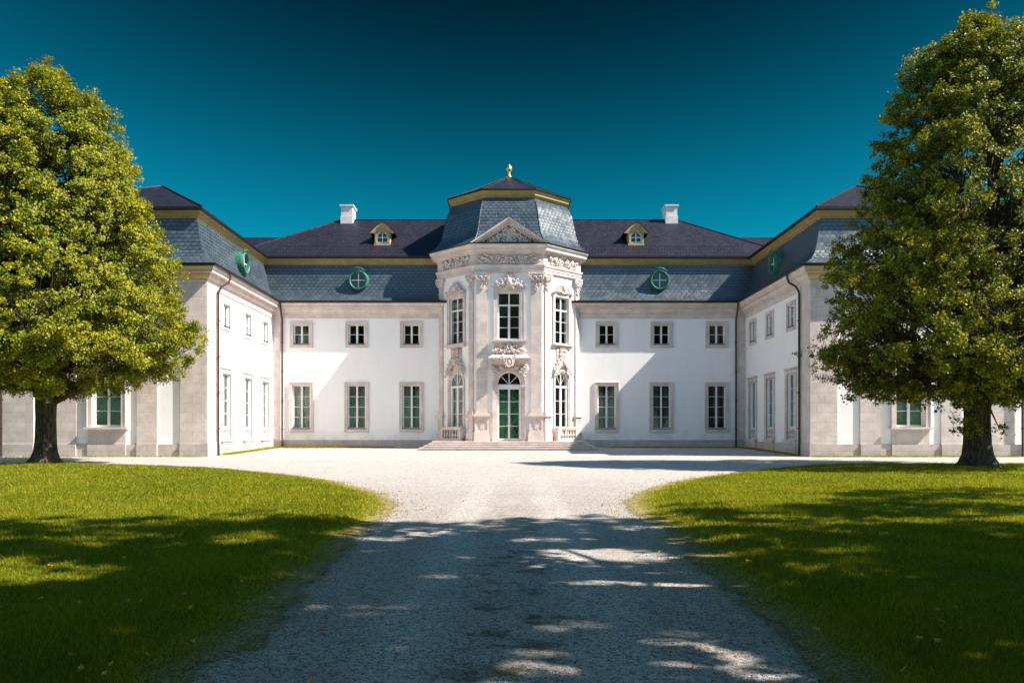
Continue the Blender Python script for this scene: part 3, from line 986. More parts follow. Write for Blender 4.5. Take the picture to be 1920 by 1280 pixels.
# snow guards: short stubs near the eaves
mb = MB()
for k in range(150):
    x = -16.5 + 33 * k / 149
    if abs(x) < 5.3: continue
    for j, dd in enumerate((0.35, 0.8, 1.25)):
        xx = x + 0.07 * j; y = ED + dd; z = EZ + dd * (RZ - EZ) / (RD - ED)
        mb.tube([(xx, y, z), (xx, y - 0.02, z + 0.11)], 0.022, 4)
part(mb, 'snow_guard', 'metal')['kind'] = 'stuff'

# chimneys
for s_ in (-1, 1):
    x = s_ * 12.35
    mb = MB()
    y0, y1 = RD - 0.55, RD + 0.75
    mb.box(x - 0.47, x + 0.47, y0 - 0.04, y1 + 0.04, 16.2, 17.46)
    mb.box(x - 0.43, x + 0.43, y0, y1, 17.46, 18.14)
    mb.box(x - 0.47, x + 0.47, y0 - 0.04, y1 + 0.04, 18.14, 18.21)
    mb.box(x - 0.53, x + 0.53, y0 - 0.10, y1 + 0.10, 18.21, 18.31)
    mb.box(x - 0.4, x + 0.4, y0 + 0.02, y1 - 0.02, 18.31, 18.34)
    part(mb, 'chimney', 'chimney', mainroof)

# dormers
def roofz(y): return EZ + (y - ED) * (RZ - EZ) / (RD - ED)


for s_ in (-1, 1):
    x = s_ * 9.12; yf = 59.45; zb = roofz(yf) - 0.05
    d = MB()
    hw = 0.56
    # front with arched opening, ochre wood
    def Ld(u, z, dd): return (x + u, yf - dd, z)
    top = zb + 1.04
    wall(d, Ld, -hw, hw, zb, top, [(-0.40, 0.40, zb + 0.20, zb + 1.0, zb + 0.58)], 0.12)
    d.quad((x - hw, yf, zb), (x - hw, yf + 1.6, zb + 1.1), (x - hw, yf + 1.6, top), (x - hw, yf, top))
    d.quad((x + hw, yf, zb), (x + hw, yf + 1.6, zb + 1.1), (x + hw, yf + 1.6, top), (x + hw, yf, top))
    d.lbox(Ld, -hw - 0.03, hw + 0.03, zb - 0.02, zb + 0.1, -0.1, 0.09)
    arch_band(d, Ld, 0, 0.41, 0.50, zb + 0.20, zb + 0.58, -0.01, 0.05)
    # swept gable: concave-to-convex curve up to a point
    curve = [(0.90, 0.86), (0.78, 0.97), (0.62, 1.13), (0.45, 1.32), (0.28, 1.47), (0.12, 1.56), (0.0, 1.60)]
    full = [(-u, zb + h) for u, h in curve] + [(u, zb + h) for u, h in reversed(curve[:-1])]
    # tympanum boards in three receding mouldings
    for sc, dd in ((1.0, 0.16), (0.84, 0.10), (0.68, 0.05)):
        pts = [(u * sc, zb + 0.86 + (z - zb - 0.86) * sc) for u, z in full]
        for k in range(len(pts) - 1):
            a, c = pts[k], pts[k + 1]
            e, g = (a[0] * 0.84, zb + .86 + (a[1] - zb - .86) * 0.80), (c[0] * 0.84, zb + .86 + (c[1] - zb - .86) * 0.80)
            d.hexa([Ld(*e, dd), Ld(*g, dd), Ld(*g, -0.05), Ld(*e, -0.05), Ld(*a, dd), Ld(*c, dd), Ld(*c, -0.05), Ld(*a, -0.05)])
    pts = [(u * 0.6, zb + 0.9 + (z - zb - 0.86) * 0.72) for u, z in full]
    d.poly([Ld(u, z, -0.005) for u, z in pts])
    dm = part(d, 'dormer', 'dormer_paint')
    r_ = MB()
    for k in range(len(full) - 1):
        a, c = full[k], full[k + 1]
        ya, yc = [ED + (max(zz, zb) - EZ) / ((RZ - EZ) / (RD - ED)) + 0.25 for zz in (a[1], c[1])]
        r_.hexa([(x + a[0], yf - 0.20, a[1]), (x + c[0], yf - 0.20, c[1]), (x + c[0], yc, c[1]), (x + a[0], ya, a[1]),
                 (x + a[0] * 1.03, yf - 0.20, a[1] + 0.05), (x + c[0] * 1.03, yf - 0.20, c[1] + 0.05), (x + c[0] * 1.03, yc, c[1] + 0.05), (x + a[0] * 1.03, ya, a[1] + 0.05)])
    part(r_, 'dormer_roof', 'metal', dm)
    wn_ = MB()
    arch_band(wn_, Ld, 0, 0.34, 0.40, zb + 0.20, zb + 0.58, -0.08, -0.03)
    wn_.lbox(Ld, -0.03, 0.03, zb + 0.20, zb + 0.95, -0.08, -0.03); wn_.lbox(Ld, -0.36, 0.36, zb + 0.55, zb + 0.60, -0.075, -0.035)
    wn_.lbox(Ld, -0.36, 0.36, zb + 0.205, zb + 0.26, -0.075, -0.035)
    part(wn_, 'dormer_window', 'white', dm)
    gl = MB(); gl.quad(Ld(-0.42, zb + 0.18, -0.065), Ld(0.42, zb + 0.18, -0.065), Ld(0.42, zb + 1.02, -0.065), Ld(-0.42, zb + 1.02, -0.065)); part(gl, 'pane', 'glass', dm)
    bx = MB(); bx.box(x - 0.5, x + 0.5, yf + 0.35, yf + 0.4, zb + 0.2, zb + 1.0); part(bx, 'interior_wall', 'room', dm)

# oculus windows in the mansard
def mans_at(z):
    for k in range(len(mprof) - 1):
        if mprof[k][1] <= z <= mprof[k + 1][1]:
            t = (z - mprof[k][1]) / (mprof[k + 1][1] - mprof[k][1]); return mprof[k][0] + t * (mprof[k + 1][0] - mprof[k][0])
    return mprof[-1][0]


def oculus(L, u, zc):
    ro, ri = 0.67, 0.54
    dm = mans_at(zc - ro) + 0.24     # face of the ring, about plumb
    N = 32
    mb = MB()
    prof = [(ri - 0.02, dm - 0.25), (ri, dm - 0.02), (ri + 0.04, dm + 0.05), (ri + 0.08, dm + 0.06), (ro - 0.04, dm + 0.01), (ro, dm - 0.06), (ro + 0.02, dm - 0.14), (ro + 0.04, dm - 1.0)]
    rings = [[L(u + r * math.sin(2 * math.pi * k / N), zc + 1.04 * r * math.cos(2 * math.pi * k / N), d) for k in range(N)] for r, d in prof]
    idx = [mb.add(rg) for rg in rings]
    for a in range(len(prof) - 1):
        for k in range(N): mb.face((idx[a] + k, idx[a] + (k + 1) % N, idx[a + 1] + (k + 1) % N, idx[a + 1] + k))
    # little peaked cap on top
    mb.tube([L(u - 0.5, zc + 0.62, dm - 0.03), L(u - 0.22, zc + 0.78, dm + 0.04), L(u, zc + 0.83, dm + 0.06), L(u + 0.22, zc + 0.78, dm + 0.04), L(u + 0.5, zc + 0.62, dm - 0.03)], [0.03, 0.05, 0.06, 0.05, 0.03], 6)
    o = part(mb, 'oculus_window', 'copper', smooth=True)
    g = MB(); g.poly([L(u + ri * math.sin(2 * math.pi * k / N), zc + 1.04 * ri * math.cos(2 * math.pi * k / N), dm - 0.16) for k in range(N)]); part(g, 'pane', 'glass', o)
    c = MB(); c.lbox(L, u - 0.022, u + 0.022, zc - 0.5, zc + 0.5, dm - 0.155, dm - 0.115); c.lbox(L, u - 0.48, u + 0.48, zc - 0.022, zc + 0.022, dm - 0.153, dm - 0.117)
    part(c, 'glazing_bar', 'white', o)
    bk = MB(); bk.poly([L(u + ro * 0.98 * math.sin(2 * math.pi * k / N), zc + ro * math.cos(2 * math.pi * k / N), dm - 0.205) for k in range(N)]); part(bk, 'interior_wall', 'room', o)  # dark disc close behind the pane stands in for an unlit interior


oculus(Lmain, -10.5, 11.62); oculus(Lmain, 10.5, 11.62)
oculus(LwL, 51.9, 11.62); oculus(LwR, 51.9, 11.62)

# drain pipes
def pipe(pts):
    mb = MB()
    mb.tube(pts, 0.065, 8)
    z = 1.2
    while z < 9:
        mb.tube([(pts[-1][0], pts[-1][1], z), (pts[-1][0], pts[-1][1], z + 0.07)], 0.085, 8); z += 2.0
    part(mb, 'drainpipe', 'pipe', smooth=False)


for sg in (-1, 1):
    X = sg * 15.72
    pipe([(X, 56.75, 9.95), (X, 56.75, 9.75), (X, 56.85, 9.45), (X, 57.1, 9.1), (X, 57.26, 8.8), (X, 57.26, 8.4), (X, 57.26, 0.0)])
    X0 = sg * 16.4
    pipe([(X0 - sg * 0.72, 46.55, 9.93), (X0 - sg * 0.72, 46.55, 9.7), (X0 - sg * 0.66, 46.45, 9.42), (X0 - sg * 0.35, 46.2, 9.15), (X0 - sg * 0.2, 46.12, 8.8), (X0 - sg * 0.2, 46.12, 0.4), (X0 - sg * 0.22, 46.12, -0.3)])
    X = 27.70 if sg > 0 else -27.36
    pipe([(X, 44.15, 9.95), (X, 44.15, 9.7), (X, 44.4, 9.3), (X, 44.55, 8.9), (X, 44.55, -0.3)])

# -- entrance pavilion -----------------------------------------------
mb = MB()
wall(mb, Ltf, -TW, TW, 0.0, 13.3, [(-0.80, 0.80, 0.45, 5.06, 4.24), (-0.76, 0.76, 7.12, 10.28, None)], 0.34)
SU = _len / 2
for L in (Ltl, Ltr):
    wall(mb, L, 0, _len, 0.0, 13.3, [(SU - 0.68, SU + 0.68, 0.45, 5.08, 4.38), (SU - 0.70, SU + 0.70, 6.95, 10.12, None)], 0.34)
for s_ in (-1, 1):
    mb.quad((s_ * TO, TS, 0), (s_ * TO, 60, 0), (s_ * TO, 60, 13.3), (s_ * TO, TS, 13.3))
part(mb, 'pavilion_wall', 'plaster')
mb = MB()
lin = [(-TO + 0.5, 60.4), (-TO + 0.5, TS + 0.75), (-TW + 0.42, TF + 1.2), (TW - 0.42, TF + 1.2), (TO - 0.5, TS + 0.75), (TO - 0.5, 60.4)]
for a_, c_ in zip(lin[:-1], lin[1:]): mb.quad((*a_, 0.1), (*c_, 0.1), (*c_, 13.2), (*a_, 13.2))  # added dark lining keeps the sunlit inner walls out of the panes
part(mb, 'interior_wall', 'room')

TPATH = [(-TO, 60.5), (-TO, TS), (-TW, TF), (TW, TF), (TO, TS), (TO, 60.5)]
tn = Vector((TPATH[3][1] - TPATH[2][1], -(TPATH[3][0] - TPATH[2][0])))
if tn.y > 0: TPATH = TPATH[::-1]

# entablature
mb = MB(); mb.sweep(TPATH, [(-0.05, 11.56), (0.14, 11.56), (0.14, 11.72), (0.18, 11.73), (0.18, 11.88), (0.24, 11.92), (0.26, 12.0), (0.26, 12.05), (-0.05, 12.05)])
part(mb, 'architrave', 'stone')
mb = MB(); mb.sweep(TPATH, [(-0.05, 12.052), (0.12, 12.052), (0.12, 12.74), (-0.05, 12.74)]); part(mb, 'frieze', 'stone')
mb = MB(); mb.sweep(TPATH, [(-0.05, 12.742), (0.18, 12.742), (0.22, 12.80), (0.30, 12.84), (0.30, 12.90), (0.52, 12.95), (0.52, 13.10), (0.57, 13.13), (0.65, 13.22), (0.68, 13.31), (0.60, 13.33), (-0.05, 13.40)])
part(mb, 'main_cornice', 'stone')

# pilasters with pedestals and capitals
def volute(mb, c, L, su, r, d, turns=1.4, rad=0.05):
    pts = []; rr = []
    N = 16
    for k in range(N + 1):
        t = k / N
        a = math.pi / 2 - su * t * turns * 2 * math.pi
        q_ = r * (1 - 0.75 * t)
        pts.append(L(c[0] + q_ * math.cos(a), c[1] + q_ * math.sin(a), d + 0.05 * t)); rr.append(rad * (1 - 0.5 * t))
    mb.tube(pts, rr, 5)


def leafscroll(mb, L, u, z, ang, size, d, rad, flip):
    """acanthus-like C scroll with a tapering tail"""
    pts = []; rr = []
    N = 13
    x, y, a = u, z, ang
    for k in range(N + 1):
        t = k / N
        pts.append(L(x, y, d + 0.9 * rad * math.sin(math.pi * min(1, t * 1.3))))
        rr.append(rad * (0.35 + 0.9 * math.sin(math.pi * min(1, 0.12 + t * 0.95))))
        a += flip * (0.10 + 0.75 * t) * 0.62
        st = size / N * (1.25 - 0.75 * t)
        x += math.cos(a) * st; y += math.sin(a) * st
    mb.tube(pts, rr, 5)


def carving(mb, L, uc, z0, inside, w, h, d, n, seed, rad=0.045, size=0.42, mirror=True, blobs=22):
    n = int(n * 1.7); rad *= 0.74; size *= 0.85; d += 0.03
    """relief of scrolls and leaves filling a region: inside(u, t) for u in 0..1 half width, t in 0..1 height"""
    rg = random.Random(seed)
    cnt = 0; guard = 0
    while cnt < n and guard < 4000:
        guard += 1
        u, t = rg.random(), rg.random()
        if not inside(u, t): continue
        cnt += 1
        ang = rg.uniform(-0.4, 2.6); fl = rg.choice((-1, 1)); sz = size * rg.uniform(0.6, 1.15); rd = rad * rg.uniform(0.7, 1.25); dd = d + rg.uniform(0, 0.05)
        U = u * w / 2
        leafscroll(mb, L, uc + U, z0 + t * h, ang, sz, dd, rd, fl)
        if mirror: leafscroll(mb, L, uc - U, z0 + t * h, math.pi - ang, sz, dd, rd, -fl)
    cnt = 0; guard = 0
    while cnt < blobs and guard < 4000:
        guard += 1
        u, t = rg.random(), rg.random()
        if not inside(u, t): continue
        cnt += 1
        r = rad * rg.uniform(0.9, 1.7)
        for sgn in ((-1, 1) if mirror else (1,)):
            c = L(uc + sgn * u * w / 2, z0 + t * h, d + 0.02)
            mb.blob(c, r, r, r * 1.2, 6, 4)


def capital(mb, L, uc, w, seed):
    # flaring bell
    for k, (z0, z1, e, dd) in enumerate(((10.98, 11.08, 0.03, 0.16), (11.08, 11.26, 0.05, 0.18), (11.26, 11.44, 0.09, 0.21))):
        mb.lbox(L, uc - w / 2 - e, uc + w / 2 + e, z0, z1, -0.02, dd)
    mb.lbox(L, uc - w / 2 - 0.17, uc + w / 2 + 0.17, 11.44, 11.555, -0.02, 0.27)
    for sgn in (-1, 1):
        volute(mb, (uc + sgn * (w / 2 + 0.06), 11.33), L, sgn, 0.14, 0.22, 1.5, 0.05)
    for k in range(5):
        u = uc - w / 2 + w * k / 4
        leafscroll(mb, L, u, 10.98, math.pi / 2, 0.34, 0.18, 0.045, 1 if k % 2 else -1)
        leafscroll(mb, L, u, 11.15, math.pi / 2, 0.30, 0.21, 0.04, -1 if k % 2 else 1)
    # hanging garland drop
    rg = random.Random(seed)
    for k in range(26):
        t = rg.random(); z = 10.98 - 0.62 * t; u = uc + rg.uniform(-1, 1) * (w / 2 - 0.03) * (1 - t * 0.8)
        c = L(u, z, 0.14); r = rg.uniform(0.03, 0.06); mb.blob(c, r, r, r * 1.25, 5, 4)
    for k in range(6):
        leafscroll(mb, L, uc + rg.uniform(-.12, .12), 10.95 - 0.07 * k, -math.pi / 2 + rg.uniform(-.5, .5), 0.26, 0.13, 0.035, rg.choice((-1, 1)))


def pilaster(L, ua, ub, seed, pw=0.13):
    mb = MB(); mb.lbox(L, ua, ub, 2.30, 10.98, -0.02, 0.11)
    mb.lbox(L, ua - 0.05, ub + 0.05, 2.30, 2.42, -0.02, 0.16); mb.lbox(L, ua - 0.03, ub + 0.03, 2.42, 2.50, -0.02, 0.14)
    p = part(mb, 'pilaster', 'ashlar')
    m2 = MB(); capital(m2, L, (ua + ub) / 2, ub - ua, seed); part(m2, 'capital', 'ornament', p)
    m3 = MB()
    # pedestal: die with sunk panel, base and cap
    m3.lbox(L, ua - pw - 0.04, ub + pw + 0.04, 0.452, 1.0, -0.02, 0.26)
    m3.lbox(L, ua - pw, ub + pw, 1.0, 1.06, -0.02, 0.22)
    a, c = ua - pw + 0.02, ub + pw - 0.02
    m3.lbox(L, a, c, 1.06, 1.98, -0.02, 0.15)
    f = 0.13 if (c - a) > 0.6 else 0.09
    m3.lbox(L, a, a + f, 1.06, 1.98, 0.148, 0.19); m3.lbox(L, c - f, c, 1.06, 1.98, 0.148, 0.19)
    m3.lbox(L, a + f, c - f, 1.06, 1.18, 0.148, 0.19); m3.lbox(L, a + f, c - f, 1.86, 1.98, 0.148, 0.19)
    uc_ = (a + c) / 2; m3.lbox(L, uc_ - 0.10, uc_ + 0.10, 1.24, 1.80, 0.148, 0.185)
    m3.lbox(L, ua - pw - 0.03, ub + pw + 0.03, 1.98, 2.06, -0.02, 0.23)
    m3.lbox(L, ua - pw - 0.09, ub + pw + 0.09, 2.06, 2.20, -0.02, 0.30)
    m3.lbox(L, ua - pw, ub + pw, 2.20, 2.298, -0.02, 0.20)
    part(m3, 'pedestal', 'stone', p)


pilaster(Ltf, -TW + 0.10, -TW + 0.82, 1); pilaster(Ltf, TW - 0.82, TW - 0.10, 2)
for k, L in enumerate((Ltl, Ltr)):
    pilaster(L, 0.10, 0.52, 3 + k, 0.07); pilaster(L, _len - 0.46, _len - 0.08, 5 + k, 0.06)

# carved frieze, each face
band = lambda u, t: True
mb = MB(); carving(mb, Ltf, 0, 12.14, band, 3.7, 0.5, 0.15, 22, 11, 0.055, 0.46)
part(mb, 'frieze_carving', 'ornament', smooth=True)
for k, L in enumerate((Ltl, Ltr)):
    mb = MB(); carving(mb, L, SU, 12.14, band, 3.1, 0.5, 0.15, 18, 12, 0.055, 0.46)
    part(mb, 'frieze_carving', 'ornament', smooth=True)

# pediment
PZ0, PA, PW = 13.36, 15.08, 2.62
mb = MB()
dF = 0.66
def rake(z_in, z_out, d0, d1, mbb):
    pass


def raking(mb, o0, o1, d0, d1):
    """both raking members between offsets o0 < o1 measured down from the outer edge"""
    sl = (PA - PZ0) / PW
    c_ = math.hypot(1, sl)
    for sgn in (-1, 1):
        a0, a1 = o0 * c_, o1 * c_
        P = []
        for d in (d1, d0):
            P.append([Ltf(0, PA - a1, d), Ltf(sgn * (PW - a1 / sl), PZ0, d), Ltf(sgn * (PW - a0 / sl), PZ0, d), Ltf(0, PA - a0, d)])
        f, bk = P
        i = mb.add(f + bk)
        for q_ in ((0, 1, 2, 3), (7, 6, 5, 4), (0, 1, 5, 4), (1, 2, 6, 5), (2, 3, 7, 6), (3, 0, 4, 7)): mb.face([i + k for k in q_])


raking(mb, 0.0, 0.09, -1.9, 0.70); raking(mb, 0.092, 0.21, -0.4, 0.58); raking(mb, 0.212, 0.27, -0.4, 0.44); raking(mb, 0.272, 0.36, -0.4, 0.34)
pd = part(mb, 'pediment', 'stone')
mb = MB(); mb.poly([Ltf(-2.2, PZ0 + 0.0, 0.12), Ltf(2.2, PZ0 + 0.0, 0.12), Ltf(0, PA - 0.3, 0.12)]); part(mb, 'tympanum', 'stone', pd)
mb = MB(); carving(mb, Ltf, 0, PZ0 + 0.06, lambda u, t: t < (1 - u) * 0.92, 3.5, 1.15, 0.18, 30, 21, 0.062, 0.46)
mb.blob(Ltf(0, PZ0 + 0.55, 0.2), 0.22, 0.1, 0.3, 10, 6)
part(mb, 'tympanum_carving', 'ornament', pd, smooth=True)
# lead-covered pediment roof running back into the dome
mb = MB()
for sgn in (-1, 1):
    mb.quad(Ltf(0, PA + 0.012, 0.72), Ltf(sgn * (PW + 0.03), PZ0 + 0.012, 0.72), Ltf(sgn * (PW + 0.03), PZ0 + 0.012, -2.2), Ltf(0, PA + 0.012, -2.2))
part(mb, 'pediment_roof', 'metal', pd)

# dome: octagonal bell-shaped slate roof
def octa(w, df, o, ds, dc=60.2):
    return [(-w, df), (w, df), (o, ds), (o, 2 * dc - ds), (w, 2 * dc - df), (-w, 2 * dc - df), (-o, 2 * dc - ds), (-o, ds)]


bot = octa(2.58, 53.92, 5.56, 57.0); topo = octa(1.66, 56.1, 3.94, 58.25)
dprof = [(0, 1), (.04, .87), (.08, .77), (.17, .60), (.25, .51), (.33, .45), (.5, .37), (.65, .31), (.78, .24), (.9, .13), (.96, .06), (1, 0)]
DZ0, DZ1 = 13.34, 16.95
mb = MB()
rings = [[(topo[k][0] + (bot[k][0] - topo[k][0]) * r, topo[k][1] + (bot[k][1] - topo[k][1]) * r, DZ0 + (DZ1 - DZ0) * t) for k in range(8)] for t, r in dprof]
for k in range(8):
    k2 = (k + 1) % 8
    v0 = 0.0
    for j in range(len(rings) - 1):
        a, c, e, g = [Vector(p) for p in (rings[j][k], rings[j][k2], rings[j + 1][k2], rings[j + 1][k])]
        t = (c - a).normalized(); mid0, mid1 = (a + c) / 2, (e + g) / 2
        dv = (mid1 - mid0).length
        def uu(p): return (p - mid0).dot(t)
        mb.quad(a, c, e, g, uv=[(uu(a) + k * 40, v0), (uu(c) + k * 40, v0), (uu(e) + k * 40, v0 + dv), (uu(g) + k * 40, v0 + dv)])
        v0 += dv
dome = part(mb, 'dome_roof', 'slate', merge=True)
mb = MB()
for k in (0, 1, 2, 7):
    mb.tube([rings[j][k] for j in range(len(rings))], 0.035, 6)
part(mb, 'hip_ridge', 'slate', dome)
mb = MB(); mb.sweep(octa(2.56, 53.95, 5.54, 57.0)[::1], [(-0.10, 13.335), (0.05, 13.335), (0.07, 13.38), (0.0, 13.41), (-0.1, 13.40)], closed=True)
part(mb, 'dome_eaves', 'metal', dome)
op = topo[:]
area = sum(op[k][0] * op[(k + 1) % 8][1] - op[(k + 1) % 8][0] * op[k][1] for k in range(8))
if area < 0: op = op[::-1]
mb = MB(); mb.sweep(op, [(-0.15, 16.80), (0.04, 16.80), (0.04, 16.90), (0.12, 16.95), (0.14, 17.0), (0.24, 17.05), (0.24, 17.15), (0.31, 17.22), (0.36, 17.33), (-0.1, 17.34)], closed=True); part(mb, 'dome_cornice', 'ochre')
mb = MB(); mb.sweep(op, [(0.28, 17.343), (0.42, 17.343), (0.44, 17.39), (0.41, 17.43), (0.2, 17.46)], closed=True); part(mb, 'dome_gutter', 'metal')
def offs(poly, d):
    out = []
    n = len(poly)
    for k in range(n):
        a, c, e = Vector(poly[k - 1]), Vector(poly[k]), Vector(poly[(k + 1) % n])
        t1, t2 = (c - a).normalized(), (e - c).normalized()
        n1, n2 = Vector((t1.y, -t1.x)), Vector((t2.y, -t2.x))
        out.append(c + (n1 + n2) / (1 + n1.dot(n2)) * d)
    return out
base = offs(op, 0.40)
mb = MB()
ap = Vector((0, 60.2, 19.62))
capprof = [(1.0, 17.44), (0.86, 17.70), (0.6, 18.24), (0.3, 18.94), (0.02, 19.6)]
crings = [[(ap.x + (p.x - ap.x) * r, ap.y + (p.y - ap.y) * r, z) for p in base] for r, z in capprof]
for k in range(8):
    k2 = (k + 1) % 8
    for j in range(len(crings) - 1): mb.quad(crings[j][k], crings[j][k2], crings[j + 1][k2], crings[j + 1][k])
cap_o = part(mb, 'dome_cap_roof', 'purple')
mb = MB()
for k in range(8): mb.tube([crings[j][k] for j in range(len(crings))], 0.045, 5)
part(mb, 'hip_ridge', 'purple', cap_o)
mb = MB(); mb.lathe(0, 60.2, [(0.20, 19.5), (0.19, 19.6), (0.10, 19.70), (0.07, 19.80), (0.11, 19.86), (0.07, 19.92), (0.09, 19.98), (0.16, 20.06), (0.205, 20.17), (0.20, 20.26), (0.14, 20.37), (0.07, 20.46), (0.05, 20.50), (0.02, 20.54)], 16)
part(mb, 'finial', 'gold', smooth=True)

# door with fanlight
mb = MB()
arch_band(mb, Ltf, 0, 0.72, 0.79, 0.46, 4.24, -0.24, -0.14)
mb.lbox(Ltf, -0.78, 0.78, 3.96, 4.12, -0.26, -0.10); mb.lbox(Ltf, -0.70, 0.70, 4.12, 4.20, -0.24, -0.14)
for a in (45, 90, 135):
    t = R(a); mb.tube([Ltf(0.02 * math.cos(t), 4.2, -0.19), Ltf(0.72 * math.cos(t), 4.22 + 0.72 * math.sin(t), -0.19)], 0.022, 4)
mb.lbox(Ltf, -0.03, 0.03, 4.2, 4.95, -0.21, -0.16)
door = part(mb, 'door', 'white')
mb = MB()
for sgn in (-1, 1):
    a, c = (0.012, 0.715) if sgn > 0 else (-0.715, -0.012)
    mb.lbox(Ltf, a, a + 0.06, 0.47, 3.955, -0.23, -0.16); mb.lbox(Ltf, c - 0.06, c, 0.47, 3.955, -0.23, -0.16)
    mb.lbox(Ltf, a + 0.06, c - 0.06, 0.47, 0.62, -0.23, -0.16); mb.lbox(Ltf, a + 0.06, c - 0.06, 3.87, 3.955, -0.23, -0.16)
    for k in range(1, 4):
        z = 0.62 + 3.25 * k / 4; mb.lbox(Ltf, a + 0.06, c - 0.06, z - 0.014, z + 0.014, -0.215, -0.175)
    hx = 0.05 * sgn
    mb.tube([Ltf(hx, 1.5, -0.16), Ltf(hx, 1.5, -0.10), Ltf(hx + 0.09 * sgn, 1.5, -0.10)], 0.012, 5)
part(mb, 'door_leaf', 'white', door)
mb = MB()
mb.quad(Ltf(-0.70, 0.5, -0.2), Ltf(0.70, 0.5, -0.2), Ltf(0.70, 3.9, -0.2), Ltf(-0.70, 3.9, -0.2))
mb.poly([Ltf(-0.74 * math.cos(math.pi * k / 16), 4.2 + 0.74 * math.sin(math.pi * k / 16), -0.2) for k in range(17)])
part(mb, 'pane', 'glass', door)
mb = MB()
for sgn in (-1, 1):
    for k in range(20):
        u0, u1 = sgn * (0.12 + 0.036 * k), sgn * (0.12 + 0.036 * (k + 1))
        e0, e1 = -0.50 - 0.05 * math.sin(k * 1.1), -0.50 - 0.05 * math.sin((k + 1) * 1.1)
        mb.quad(Ltf(u0, 0.5, e0), Ltf(u1, 0.5, e1), Ltf(u1, 3.9, e1), Ltf(u0, 3.9, e0))
part(mb, 'curtain', 'green_reflection', door, smooth=True)  # sheet coloured to stand in for trees reflected in the door glass
mb = MB()
arch_band(mb, Ltf, 0, 0.80, 0.92, 0.452, 4.24, -0.02, 0.06); arch_band(mb, Ltf, 0, 0.92, 1.04, 0.452, 4.24, -0.02, 0.10); arch_band(mb, Ltf, 0, 1.04, 1.10, 0.452, 4.24, -0.02, 0.14)
mb.lbox(Ltf, -1.12, -0.795, 4.02, 4.14, -0.01, 0.165); mb.lbox(Ltf, 0.795, 1.12, 4.02, 4.14, -0.01, 0.165)
part(mb, 'door_surround', 'stone', door)
# hood on consoles
mb = MB()
mb.lbox(Ltf, -1.08, 1.08, 5.48, 5.62, -0.02, 0.30); mb.lbox(Ltf, -1.2, 1.2, 5.62, 5.74, -0.02, 0.44); mb.lbox(Ltf, -1.32, 1.32, 5.74, 5.84, -0.02, 0.54); mb.lbox(Ltf, -1.37, 1.37, 5.84, 5.92, -0.02, 0.58)
# sloping lead top
mb.hexa([Ltf(-1.37, 5.922, 0.58), Ltf(1.37, 5.922, 0.58), Ltf(1.37, 5.922, -0.02), Ltf(-1.37, 5.922, -0.02), Ltf(-1.0, 6.22, 0.06), Ltf(1.0, 6.22, 0.06), Ltf(1.0, 6.22, -0.02), Ltf(-1.0, 6.22, -0.02)])
part(mb, 'door_hood', 'stone', door)
mb = MB()
for sgn in (-1, 1):
    mb.lbox(Ltf, sgn * 1.02 - 0.11, sgn * 1.02 + 0.11, 4.75, 5.48, -0.02, 0.20)
    for k in range(7): leafscroll(mb, Ltf, sgn * 1.02 + 0.02 * k * sgn - 0.05 * sgn, 4.55 + 0.12 * k, math.pi / 2, 0.34, 0.2, 0.05, sgn * (1 if k % 2 else -1))
    volute(mb, (sgn * 1.05, 5.2), Ltf, sgn, 0.2, 0.24, 1.4, 0.06)
ringin = lambda u, t: (u * 1.25) ** 2 + (t * 1.1 + 0.62) ** 2 > 0.92 and u + 0.3 * t < 0.98
carving(mb, Ltf, 0, 4.75, ringin, 2.0, 0.85, 0.16, 26, 31, 0.05, 0.36)
# oval cartouche under the hood breaking up through it
N = 20
pts = [Ltf(0.22 * math.sin(2 * math.pi * k / N), 5.62 + 0.30 * math.cos(2 * math.pi * k / N), 0.56) for k in range(N + 1)]
mb.tube(pts, 0.055, 6); mb.blob(Ltf(0, 5.62, 0.5), 0.2, 0.12, 0.28, 12, 8)
for k in range(8):
    for sgn in (-1, 1):
        leafscroll(mb, Ltf, sgn * (0.2 + 0.03 * k), 5.3 + 0.09 * k, math.pi / 2 - sgn * 0.5, 0.34, 0.50, 0.045, sgn)
part(mb, 'door_carving', 'ornament', door, smooth=True)

# upper centre window
w = casement(Ltf, -0.76, 0.76, 7.12, 10.28, 3, 0.16, transom=9.42, fr=0.085)
m2 = MB(); moulded_frame(m2, Ltf, -0.76, 0.76, 7.12, 10.28, 0.26, 0.08, bottom=False); part(m2, 'surround', 'stone', w)
m2 = MB(); m2.lbox(Ltf, -1.16, 1.16, 7.0, 7.118, -0.01, 0.36); m2.lbox(Ltf, -1.08, 1.08, 6.88, 6.998, -0.01, 0.26); m2.lbox(Ltf, -0.98, 0.98, 6.22, 6.878, -0.01, 0.10); part(m2, 'sill', 'stone', w)
m2 = MB()
crest = lambda u, t: t < 1.0 - u ** 0.75 * 0.92 or (t < 0.16)
carving(m2, Ltf, 0, 10.56, crest, 2.0, 0.98, 0.11, 28, 41, 0.052, 0.38)
m2.lbox(Ltf, -1.06, 1.06, 10.545, 10.60, -0.01, 0.16)
m2.blob(Ltf(0, 10.95, 0.22), 0.2, 0.14, 0.28, 10, 6)
part(m2, 'window_carving', 'ornament', w, smooth=True)
m2 = MB(); carving(m2, Ltf, 0, 6.2, lambda u, t: t < 1.05 - 0.75 * u, 2.2, 0.72, 0.16, 30, 42, 0.05, 0.36)
part(m2, 'window_carving', 'ornament', w, smooth=True)

